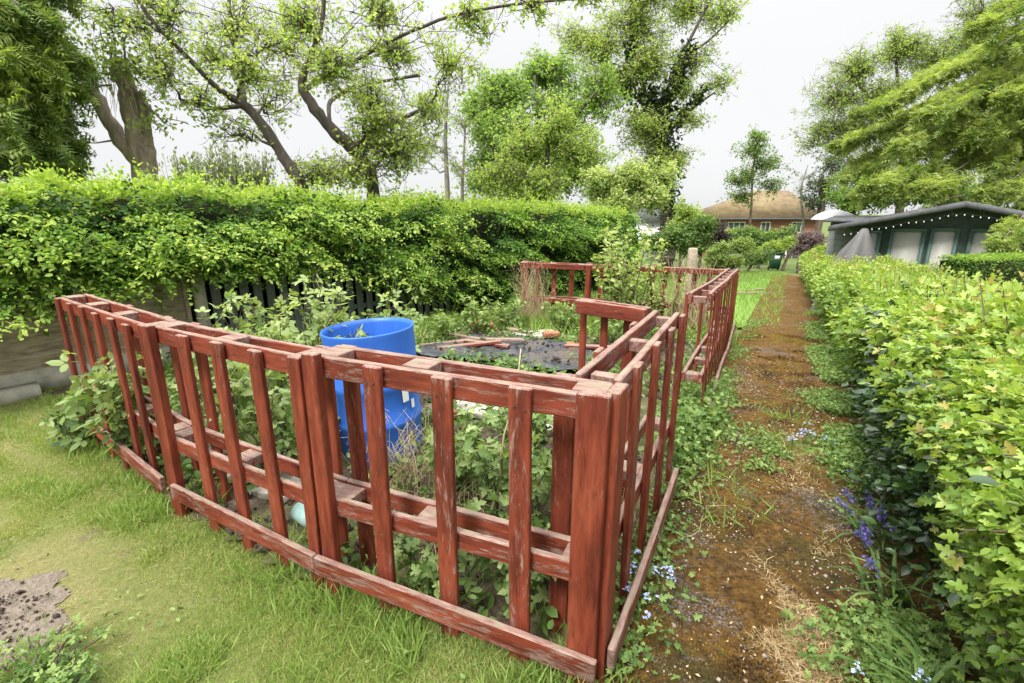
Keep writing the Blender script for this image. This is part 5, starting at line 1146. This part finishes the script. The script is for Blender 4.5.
for i, (x, y, n, h, lb) in enumerate(((-1.9, 3.1, 22, .72, 'raspberry cane clump behind the left fence post'), (-1.55, 3.55, 24, .86, 'raspberry cane clump left of the barrel, rearmost'), (-1.35, 2.75, 18, .62, 'raspberry cane clump between barrel and front fence'), (-2.1, 3.9, 20, .85, 'raspberry cane clump by the dark paling fence'), (-1.05, 3.75, 14, 1.0, 'raspberry canes standing just behind the barrel'))):
    cane_plant('raspberry_plant', lb, (x, y, bedz(x, y)), n, h, .38, 'bramble', T_TRI3, .10, 20, .74, group='raspberry canes in the bed')
cane_plant('raspberry_plant', 'pale tall raspberry shoots leaning against the left rim of barrel', (-1.42, 3.32, bedz(-1.4, 3.3)), 13, 1.16, .22, 'bramble', T_TRI3, .10, 15, .88, lean=(.20, -.04), group='raspberry canes in the bed')
for i, (x, y, n, h, lb) in enumerate(((-.28, 2.45, 18, .42, 'leafy weed clump behind the front fence right of barrel'), (.03, 2.2, 20, .50, 'leafy weed clump behind the picket nearest the corner'), (.05, 1.75, 16, .36, 'leafy weed clump low down beside the corner post'), (.38, 2.35, 14, .40, 'leafy weed clump inside the path side panel'), (-.3, 1.85, 10, .26, 'small weed clump under the front fence middle rail'), (.1, 3.0, 18, .40, 'leafy weed clump in front of the short return panel'))):
    cane_plant('weed_clump', lb, (x, y, bedz(x, y)), n, h, .26, 'bramble', T_PALM, .062, 14, .55, group='weed clumps in the bed')
cane_plant('elder_shrub', 'tall fresh green elder shrub standing at the rear fence', (1.75, 7.4, GZ(1.75, 7.4)), 34, 1.5, .56, 'pale', T_OVAL, .078, 40, .6, cat='shrub', sr=.010)
cane_plant('elder_shrub', 'smaller green shrub right of elder at the rear fence', (2.35, 7.5, GZ(2.35, 7.5)), 14, 1.0, .35, 'pale', T_OVAL, .065, 24, .55, cat='shrub', sr=.008)
for i, (x, y, n, h, lb) in enumerate(((-.95, 6.35, 16, .42, 'green nettle clump at the hedge foot behind the barrel'), (-.45, 6.85, 18, .5, 'green nettle clump at the hedge foot behind the black sheet'), (-.05, 7.35, 16, .5, 'green nettle clump left of the dry straw at rear fence'), (.75, 7.3, 18, .45, 'green nettle clump before the rear fence, left of elder'), (1.25, 6.4, 16, .4, 'green nettle clump behind the short return panel'), (1.9, 6.2, 16, .45, 'green nettle clump inside the far path panels'), (-1.4, 5.5, 16, .5, 'green nettle clump beside the dark paling fence'))):
    cane_plant('nettle_clump', lb, (x, y, bedz(x, y)), n, h, .32, 'weed', T_OVAL, .075, 16, .7, group='nettles at the back of the bed')
# dead stalks
def dead(name, label, base, n, h, sp, curl=.25, r=.0022):
    bs = np.array(base, float); st = MB()
    for i in range(n):
        a = random.uniform(0, 2 * PI); p0 = bs + np.array((random.gauss(0, sp * .5), random.gauss(0, sp * .5), -.02)); e = p0 + np.array((math.cos(a) * sp * random.uniform(.2, 1.2), math.sin(a) * sp * random.uniform(.2, 1.2), h * random.uniform(.3, 1.1)))
        st.tube(curve(p0, e, 6, random.uniform(-.1, curl), .5), np.linspace(r, r * .5, 6), 3, False, random.random())
    o = st.build(name, M['straw'], None, origin=tuple(bs)); tag(o, label, 'dead plant', 'dry dead stalks')
dead('dead_stalks', 'tangle of pale dry stalks at the foot of the barrel', (-.62, 2.62, bedz(-.6, 2.6)), 120, .46, .25)
dead('dead_stalks', 'dry brown stalks among weeds under the front fence', (-.38, 2.2, bedz(-.4, 2.2)), 110, .3, .28)
dead('dead_stalks', 'tall dry straw climbing the left post of rear fence', (.32, 7.98, bedz(.3, 7.9)), 220, 1.0, .22)
dead('dead_stalks', 'grey brown dry stems tangled over the rear fence by path corner', (2.75, 7.45, GZ(2.7, 7.4)), 170, 1.15, .35, r=.004)
dead('dead_stalks', 'dry stalks beside the path side panel inside corner', (.5, 2.25, bedz(.5, 2.2)), 90, .35, .22)
o = MB(); p0 = np.array((-.12, 2.12, bedz(-.12, 2.1))); o.tube(curve(p0, p0 + np.array((.16, .0, .98)), 8, .03, .1), np.linspace(.006, .003, 8), 5); c_ = o.build('dead_cane', M['straw'], None, origin=tuple(p0)); tag(c_, 'single tall bare tan cane behind the front fence', 'dead plant')
# dandelion
q = np.array((-.58, 1.95, 0)); r_ = wthing('dandelion', 'yellow dandelion flower under the front fence middle rail', 'flower', tuple(q))
b = MB(); b.tube([q, q + np.array((.01, 0, .2))], .003, 5); b.build('stem', M['weed'], r_)
b = MB(); n = 40; a = RNG.uniform(0, 2 * PI, n); D = np.c_[np.cos(a), np.sin(a) - .5, RNG.uniform(.1, 1.0, n)]; b.leaves(np.repeat((q + np.array((.01, 0, .2)))[None], n, 0), randdir(n, 1), D, .022, T_DIA, .5); b.build('petals', M['yellow'], r_)

# ground cover: grass, weeds
def blades(name, P, hgt, tint, lean=.35, mat='grass', wide=1.0, label=None):
    n = len(P); D = RNG.normal(size=(n, 3)) * lean; D[:, 2] = 1; N_ = RNG.normal(size=(n, 3)); N_[:, 2] *= .2
    b = MB(); b.leaves(P, N_, D, hgt, (T_BLADE[0] * np.array((1, wide, 1.3)), T_BLADE[1]), np.clip(tint, 0, 1)); o = b.build(name, M[mat], None); tag(o, kind='stuff'); return o
n = 420000
ang = RNG.uniform(-1, 1, n); Yv = .95 + 4.6 * RNG.uniform(0, 1, n) ** 1.7; X = Yv * (-1.25) + RNG.uniform(0, 1, n) * (Yv * 1.25 + .4)
k = in_lawn(X, Yv) & (X > -6); X, Yv = X[k], Yv[k]
q = fbm(np.c_[X, Yv], 1.1, 61, 3); q2 = fbm(np.c_[X, Yv], 3.5, 62, 2)
fd = np.minimum.reduce([np.abs(side(X, Yv, K_END, K_B)) / 1.96, np.abs(side(X, Yv, K_B, K_DBL)) / 1.19, np.abs(side(X, Yv, K_DBL, K_COR)) / 1.12])
dry = np.clip((q - .37) * 4.0, 0, 1); dry *= np.clip(fd / .35, 0, 1)
bd_ = bare_d(X, Yv)
keep = (RNG.uniform(0, 1, len(X)) > dry * .12) & ((RNG.uniform(0, 1, len(X)) < np.clip((bd_ - .08) / .26, .08, 1)))
X, Yv, q, q2, fd, dry = X[keep], Yv[keep], q[keep], q2[keep], fd[keep], dry[keep]
hg = .016 + .022 * np.clip(q2 - .3, 0, 1) + .022 * np.exp(-(fd / .16) ** 2) + .03 * np.clip((q2 - .62) * 6, 0, 1); hg *= .72 * RNG.uniform(.6, 1.4, len(X)) * (1 - .35 * dry)
tn = .52 - .36 * dry + .3 * (q2 - .5) + RNG.normal(size=len(X)) * .19
blades('lawn_grass', np.c_[X, Yv, lawn_z(X, Yv) - .004], hg, tn, .55, wide=1.5)
# long grass along the fence foot
def along(a, b, n, sp): t = RNG.uniform(0, 1, n)[:, None]; return a + (b - a) * t + RNG.normal(size=(n, 2)) * sp
xy = np.concatenate([along(K_END, K_B, 1500, .08), along(K_B, K_DBL, 1800, .09), along(K_DBL, K_COR, 3600, .12), along(K_DBL + np.array((.4, -.25)), K_COR + np.array((-.1, -.2)), 1500, .10)])
cl_ = fbm(xy, 4, 71, 2); k = cl_ > .50; xy = xy[k]
blades('long_grass', np.c_[xy, ground_z(xy[:, 0], xy[:, 1])], RNG.uniform(.04, .14, len(xy)), .70 + RNG.normal(size=len(xy)) * .14, .45, wide=.8)
# tufts in the lawn and at the back of the bed
xy = np.concatenate([np.array(c)[None] + RNG.normal(size=(int(n_), 2)) * s_ for c, n_, s_ in (((-1.75, 1.32), 500, .12), ((-1.2, 1.25), 500, .1), ((-.75, 1.3), 600, .12), ((-2.6, 2.0), 350, .1), ((-3.6, 3.4), 900, .3))])
blades('grass_tufts', np.c_[xy, lawn_z(xy[:, 0], xy[:, 1])], RNG.uniform(.03, .085, len(xy)), .66 + RNG.normal(size=len(xy)) * .12, .6, wide=.9)
n = 14000; s = RNG.uniform(2.6, 9.5, n); off = .25 + np.abs(RNG.normal(size=n)) * .55; xy = HP + HU * s[:, None] + HN * off[:, None]; k = (fbm(xy, 1.5, 3, 2) > .38) & (np.hypot((xy[:, 0] - .1) / 1.3, (xy[:, 1] - 5.75) / .85) > 1.0); xy = xy[k]
blades('rough_grass', np.c_[xy, bed_z(xy[:, 0], xy[:, 1])], RNG.uniform(.06, .30, len(xy)) * (.5 + fbm(xy, 1.2, 8, 2)), .66 + RNG.normal(size=len(xy)) * .2, .4)
n = 16000; f = RNG.uniform(0, 1, n); xy = g0 + dG * (f * LG)[:, None] + np.array((0.1, 1.0)) * RNG.normal(0.1, .5, n)[:, None]
blades('rough_grass', np.c_[xy, ground_z(xy[:, 0], xy[:, 1])], RNG.uniform(.06, .32, n), .64 + RNG.normal(size=n) * .2, .4)
n = 26000; Yv = RNG.uniform(8.2, 26, n); X = RNG.uniform(2, 14, n); k = (side(X, Yv, (0, 0), PD) > .0); X, Yv = X[k], Yv[k]
blades('far_grass', np.c_[X, Yv, ground_z(X, Yv)], RNG.uniform(.06, .16, len(X)), .82 + RNG.normal(size=len(X)) * .1, .5, wide=2.2)
# low leafy ground cover in the bed, along the fence foot and the path edges
def cover(name, xy, z, size, mat='weed', T=T_OVAL, tint=.5, lift=.08, tv=.2):
    n = len(xy); P = np.c_[xy, z + RNG.uniform(0, lift, n)]
    b = MB(); b.leaves(P, randdir(n, 1.2), randdir(n, .25, .5), size * RNG.uniform(.55, 1.3, n), T, np.clip(tint + RNG.normal(size=n) * tv, 0, 1)); o = b.build(name, M[mat], None); tag(o, kind='stuff'); return o
n = 26000; Yv = RNG.uniform(1.5, 8, n); X = RNG.uniform(-3.6, 3.4, n); k = in_bed(X, Yv) & (fbm(np.c_[X, Yv], 1.8, 14, 3) > .46) & (np.hypot((X - .1) / 1.0, (Yv - 5.8) / .55) > 1.0); xy = np.c_[X, Yv][k]
cover('bed_weeds', xy, bed_z(xy[:, 0], xy[:, 1]), .06, 'weed', T_OVAL, .5, .16)
n = 9000; t = RNG.uniform(1.3, 10, n); o_ = PATH_L - .16 + np.abs(RNG.normal(size=n)) * .14 - .06; x, y = path_frame(t, o_); k = (RNG.uniform(0, 1, n) < np.interp(t, [1, 4.5, 6], [.7, .6, .25])) & (fbm(np.c_[t, o_ * .6], 2.0, 19, 3) > .45 + .22 * np.clip((o_ - PATH_L + .05) / .25, 0, 1)); xy = np.c_[x, y][k]
cover('verge_weeds', xy, ground_z(xy[:, 0], xy[:, 1]) + .03, .028, 'weed', T_PALM, .6, .09)
n = 2900; t = np.clip(RNG.normal(3.75, .42, n), 2.9, 5.2); o_ = PATH_L - .20 + RNG.normal(size=n) * .10; x, y = path_frame(t, o_); xy = np.c_[x, y]
cover('verge_weeds', xy, ground_z(x, y) + .02, .038, 'weed', T_PALM, .6, .26)
n = 46000; t = RNG.uniform(.9, 12, n); o_ = PATH_R + .18 - np.abs(RNG.normal(size=n)) * .2; x, y = path_frame(t, o_); k = (RNG.uniform(0, 1, n) < np.interp(t, [1, 4, 7, 12], [1, .8, .35, .2])) & (fbm(np.c_[t, o_ * .6], 2.2, 29, 3) > .40 + .25 * np.clip((PATH_R - .05 - o_) / .25, 0, 1)); xy = np.c_[x, y][k]
cover('hedge_foot_weeds', xy, ground_z(xy[:, 0], xy[:, 1]) + .03, .026, 'weed', T_PALM, .66, .08)
n = 1500; t = RNG.normal(3.4, .28, n); o_ = .08 + RNG.normal(size=n) * .24; x, y = path_frame(t, o_); k = fbm(np.c_[x, y], 5, 33, 2) > .56; xy = np.c_[x, y][k]
cover('path_weeds', xy, ground_z(xy[:, 0], xy[:, 1]) + .03, .035, 'weed', T_OVAL, .6, .05)
n = 1400; t = RNG.uniform(2.2, 5, n); o_ = RNG.uniform(PATH_L, PATH_R, n); x, y = path_frame(t, o_); k = fbm(np.c_[x, y], 2.6, 43, 2) > .60; xy = np.c_[x, y][k]
blades('path_grass', np.c_[xy, ground_z(xy[:, 0], xy[:, 1]) + .025], RNG.uniform(.04, .13, len(xy)), .72 + RNG.normal(size=len(xy)) * .12, .9)
# grit and fallen petals on the path, moss tufts
n = 3600; t = RNG.uniform(.8, 6, n) ; o_ = RNG.uniform(PATH_L - .1, PATH_R + .05, n); x, y = path_frame(t, o_); gpat = fbm(np.c_[x, y], 2.2, 53, 3); k = gpat > .48; x, y = x[k], y[k]; n = len(x)
d = np.array([(1, 0, 0), (-1, 0, 0), (0, 1, 0), (0, -1, 0), (0, 0, .6), (0, 0, -.6)], float); oc = np.array([(0, 2, 4), (2, 1, 4), (1, 3, 4), (3, 0, 4), (2, 0, 5), (1, 2, 5), (3, 1, 5), (0, 3, 5)])
b = MB(); b.leaves(np.c_[x, y, ground_z(x, y) + .029], randdir(n, 2), randdir(n, 0, .2), RNG.gamma(2.0, .0014, n) + .0015, (d, oc), .5); tag(b.build('stone_chips', M['stone'], None), kind='stuff')
n = 90; t = RNG.uniform(1, 6, n); o_ = RNG.uniform(PATH_L - .1, PATH_R, n); x, y = path_frame(t, o_); cover('fallen_petals', np.c_[x, y], ground_z(x, y) + .034, .012, 'white', T_DIA, .5, .004)
n = 34000; t = RNG.uniform(.8, 4, n); o_ = np.where(RNG.uniform(0, 1, n) < .5, .26, .20) + RNG.normal(size=n) * .10; x, y = path_frame(t, o_); k = np.exp(-((t - 1.75) / .45) ** 2) + .15 > RNG.uniform(0, 1, n); x, y = x[k], y[k]
kk = fbm(np.c_[x, y], 3, 83, 2) > .5; x, y = x[kk], y[kk]
b_ = blades('dead_grass_thatch', np.c_[x, y, ground_z(x, y) + .026], RNG.uniform(.02, .05, len(x)), .02 + RNG.uniform(0, .12, len(x)), 2.2, 'straw')
n = 700; t = RNG.uniform(.8, 7, n); o_ = RNG.uniform(PATH_L - .15, PATH_R + .1, n); x, y = path_frame(t, o_); cover('leaf_litter', np.c_[x, y], ground_z(x, y) + .034, .016, 'straw', T_DIA, .1, .004, .1)
M['moss'] = leaf_mat('path_moss', [(0, (.03, .017, .006)), (.4, (.13, .068, .015)), (.7, (.29, .16, .032)), (1, (.16, .17, .04))], .25)
n = 110000; t = .75 + 8 * RNG.uniform(0, 1, n) ** 1.8; o_ = RNG.uniform(PATH_L - .1, PATH_R + .1, n); x, y = path_frame(t, o_); mo = fbm(np.c_[x, y], 2.1, 97, 4); k = mo > .45; x, y, mo, t = x[k], y[k], mo[k], t[k]
blades('path_moss_tufts', np.c_[x, y, ground_z(x, y) + .022], RNG.uniform(.007, .018, len(x)) * (1 + .12 * t), .10 + 2.2 * (fbm(np.c_[x, y], 6, 98, 3) - .32) + RNG.normal(size=len(x)) * .15, .9, 'moss', 3.5)
M['grit'] = leaf_mat('path_grit', [(0, (.025, .016, .009)), (.5, (.12, .08, .05)), (1, (.30, .25, .20))], .0)
n = 13000; t = .75 + 7 * RNG.uniform(0, 1, n) ** 1.6; o_ = RNG.uniform(PATH_L - .12, PATH_R + .08, n); x, y = path_frame(t, o_); kk = vnoise(np.c_[x, y], 9, 44) + .5 * vnoise(np.c_[x, y], 2.3, 45) > .62; x, y = x[kk], y[kk]; n = len(x)
b = MB(); b.leaves(np.c_[x, y, ground_z(x, y) + .029], randdir(n, 2), randdir(n, 0, .2), RNG.gamma(2.0, .0016, n) + .0015, (d, oc), np.clip(RNG.normal(.4, .3, n), 0, 1)); tag(b.build('path_grit', M['grit'], None), kind='stuff')
n = 5200; Yv = .95 + 3.4 * RNG.uniform(0, 1, n) ** 1.5; X = Yv * (-1.2) + RNG.uniform(0, 1, n) * (Yv * 1.2 + .3); k = in_lawn(X, Yv) & (fbm(np.c_[X, Yv], 1.1, 61, 3) > .46); X, Yv = X[k], Yv[k]
b = MB(); b.leaves(np.c_[X, Yv, lawn_z(X, Yv) + RNG.uniform(.004, .02, len(X))], randdir(len(X), 1), randdir(len(X), 0, .15), RNG.uniform(.012, .04, len(X)), (T_BLADE[0] * np.array((1, .8, .4)), T_BLADE[1]), RNG.uniform(0, .3, len(X))); tag(b.build('lawn_thatch', M['grass'], None), kind='stuff')
n = 2600; Yv = .95 + 3.4 * RNG.uniform(0, 1, n) ** 1.3; X = Yv * (-1.2) + RNG.uniform(0, 1, n) * (Yv * 1.2 + .3); k = in_lawn(X, Yv) & (fbm(np.c_[X, Yv], 2.4, 64, 3) > .55) & (bare_d(X, Yv) > .3); xy = np.c_[X, Yv][k]
cover('lawn_clover', xy, lawn_z(xy[:, 0], xy[:, 1]) + .012, .02, 'weed', T_OVAL, .6, .02)
# soil crumbs on the bare patch
n = 900; x = BARE[0] + RNG.normal(size=n) * .2; y = BARE[1] + RNG.normal(size=n) * .11; b = MB(); b.leaves(np.c_[x, y, lawn_z(x, y) + .015], randdir(n, 2), randdir(n, 0, .3), RNG.gamma(1.6, .0026, n) + .002, (d, oc), .5); tag(b.build('soil_crumbs', M['soilclod'], None), kind='stuff')
# low ferny weed at bottom left
cane_plant('weed_clump', 'low ferny weed clump at the bare soil edge, photo corner', (-1.62, 1.30, 0), 70, .11, .26, 'weed', T_TRI3, .034, 14, .6, group='weed clumps on the lawn')
# flowers along the hedge foot
def strap_clump(label, t, o, n, L, mat='weed', lean=-1.2):
    x, y = path_frame([t], [o]); bs = np.array((x[0], y[0], GZ(x[0], y[0]) + .02)); root_ = MB()
    a = RNG.uniform(0, 2 * PI, n); D = np.c_[np.cos(a), np.sin(a), RNG.uniform(.35, 1.5, n)]; D[:, :2] += (PN * lean)[None] * .6
    N_ = np.c_[-np.cos(a) * .3, -np.sin(a) * .3, np.ones(n)]
    root_.leaves(bs + RNG.normal(size=(n, 3)) * np.array((.04, .04, .0)), N_, D, L * .8 * RNG.uniform(.6, 1.15, n), (T_STRAP[0] * np.array((1, .75, 1)), T_STRAP[1]), np.clip(.36 + RNG.normal(size=n) * .15, 0, 1))
    o_ = root_.build('strap_leaf_clump', M[mat], None, origin=tuple(bs)); tag(o_, label, 'plant', 'strap leaved bulb clumps at the hedge foot')
for t, o, n, L, lb in ((1.75, .60, 46, .34, 'strap leaved bulb clump at the hedge foot nearest the camera'), (2.25, .57, 34, .32, 'strap leaved bulb clump at the hedge foot below the bluebells'), (2.75, .55, 30, .28, 'strap leaved bulb clump around the bluebell stems'), (3.25, .53, 24, .26, 'strap leaved bulb clump at the hedge foot, farthest along')): strap_clump(lb, t, o, n, L)
def flower_spike(label, x, y, z0, h, lean):
    bs = np.array((x, y, z0)); root = wthing('bluebell', label, 'flower', tuple(bs), 'bluebells at the hedge foot'); b = MB(); c = curve(bs, bs + np.array((lean[0], lean[1], h)), 6, .05, .05); b.tube(c, np.linspace(.004, .002, 6), 4); b.build('stem', M['weed'], root)
    b = MB(); n = 12; f = RNG.uniform(.66, 1.0, n); q = np.stack([np.interp(f, np.linspace(0, 1, 6), c[:, k]) for k in range(3)], 1); D = randdir(n, -.5); Nn = randdir(n)
    for k in range(3): b.leaves(q + RNG.normal(size=(n, 3)) * .006, randdir(n), D + RNG.normal(size=(n, 3)) * .25,   .017 * RNG.uniform(.8, 1.2, n), T_OVAL, np.clip(.5 + RNG.normal(size=n) * .25, 0, 1))
    b.build('bells', M['bluebell'], root)
bp = [(2.62, .80), (2.66, .83), (2.72, .79), (2.78, .84), (2.84, .80), (2.90, .86), (2.98, .81), (3.06, .85), (3.14, .82), (2.55, .85), (2.48, .82), (3.3, .84), (2.69, .86), (2.88, .90)]
bl_txt = 'violet blue bluebell spike in the cluster at the foot of right hedge'
for i, (t, o) in enumerate(bp):
    x, y = path_frame([t - .15 + random.uniform(-.2, .2)], [o - .25 + random.uniform(-.09, .09)]); flower_spike(bl_txt, x[0], y[0], GZ(x[0], y[0]), random.uniform(.16, .30), (-PN[0] * .10 + random.uniform(-.07, .07), -PN[1] * .10 + random.uniform(-.07, .07)))
def fmn(label, t, o, n, sp, h=.16):
    x, y = path_frame([t], [o]); bs = np.array((x[0], y[0], GZ(x[0], y[0]))); root = wthing('forget_me_not', label, 'flower', tuple(bs), 'forget-me-nots by the path'); st = MB(); pt = MB(); lf = MB()
    for i in range(n):
        p0 = bs + np.array((random.gauss(0, sp), random.gauss(0, sp), .01)); e = p0 + np.array((random.gauss(0, .04), random.gauss(0, .04), h * random.uniform(.6, 1.2))); st.tube(curve(p0, e, 4, 0, .1), .0018, 3, False)
        m = 6; q = e + RNG.normal(size=(m, 3)) * .010
        for k in range(3): a = k * 2.1 + random.random(); pt.leaves(q, randdir(m, 1.2), np.c_[np.full(m, math.cos(a)), np.full(m, math.sin(a)), np.full(m, .2)], .009, (T_DIA[0] * np.array((1, 1.6, 1)), T_DIA[1]), RNG.uniform(0, 1, m))
        lf.leaves(np.repeat(p0[None], 5, 0) + RNG.normal(size=(5, 3)) * .02, randdir(5, 1.2), randdir(5, .3), .045, T_OVAL, .55)
    st.build('stems', M['weed'], root)['kind'] = 'stuff'; pt.build('petals', M['fmn'], root)['kind'] = 'stuff'; lf.build('leaves', M['weed'], root)
fmn('pale blue forget-me-not patch at the path edge nearest the camera', 1.50, .47, 26, .07); fmn('pale blue forget-me-not patch at the foot of near fence corner', 1.75, -.36, 12, .08); fmn('small forget-me-not patch in the middle of hedge foot weeds', 3.7, .30, 10, .08)
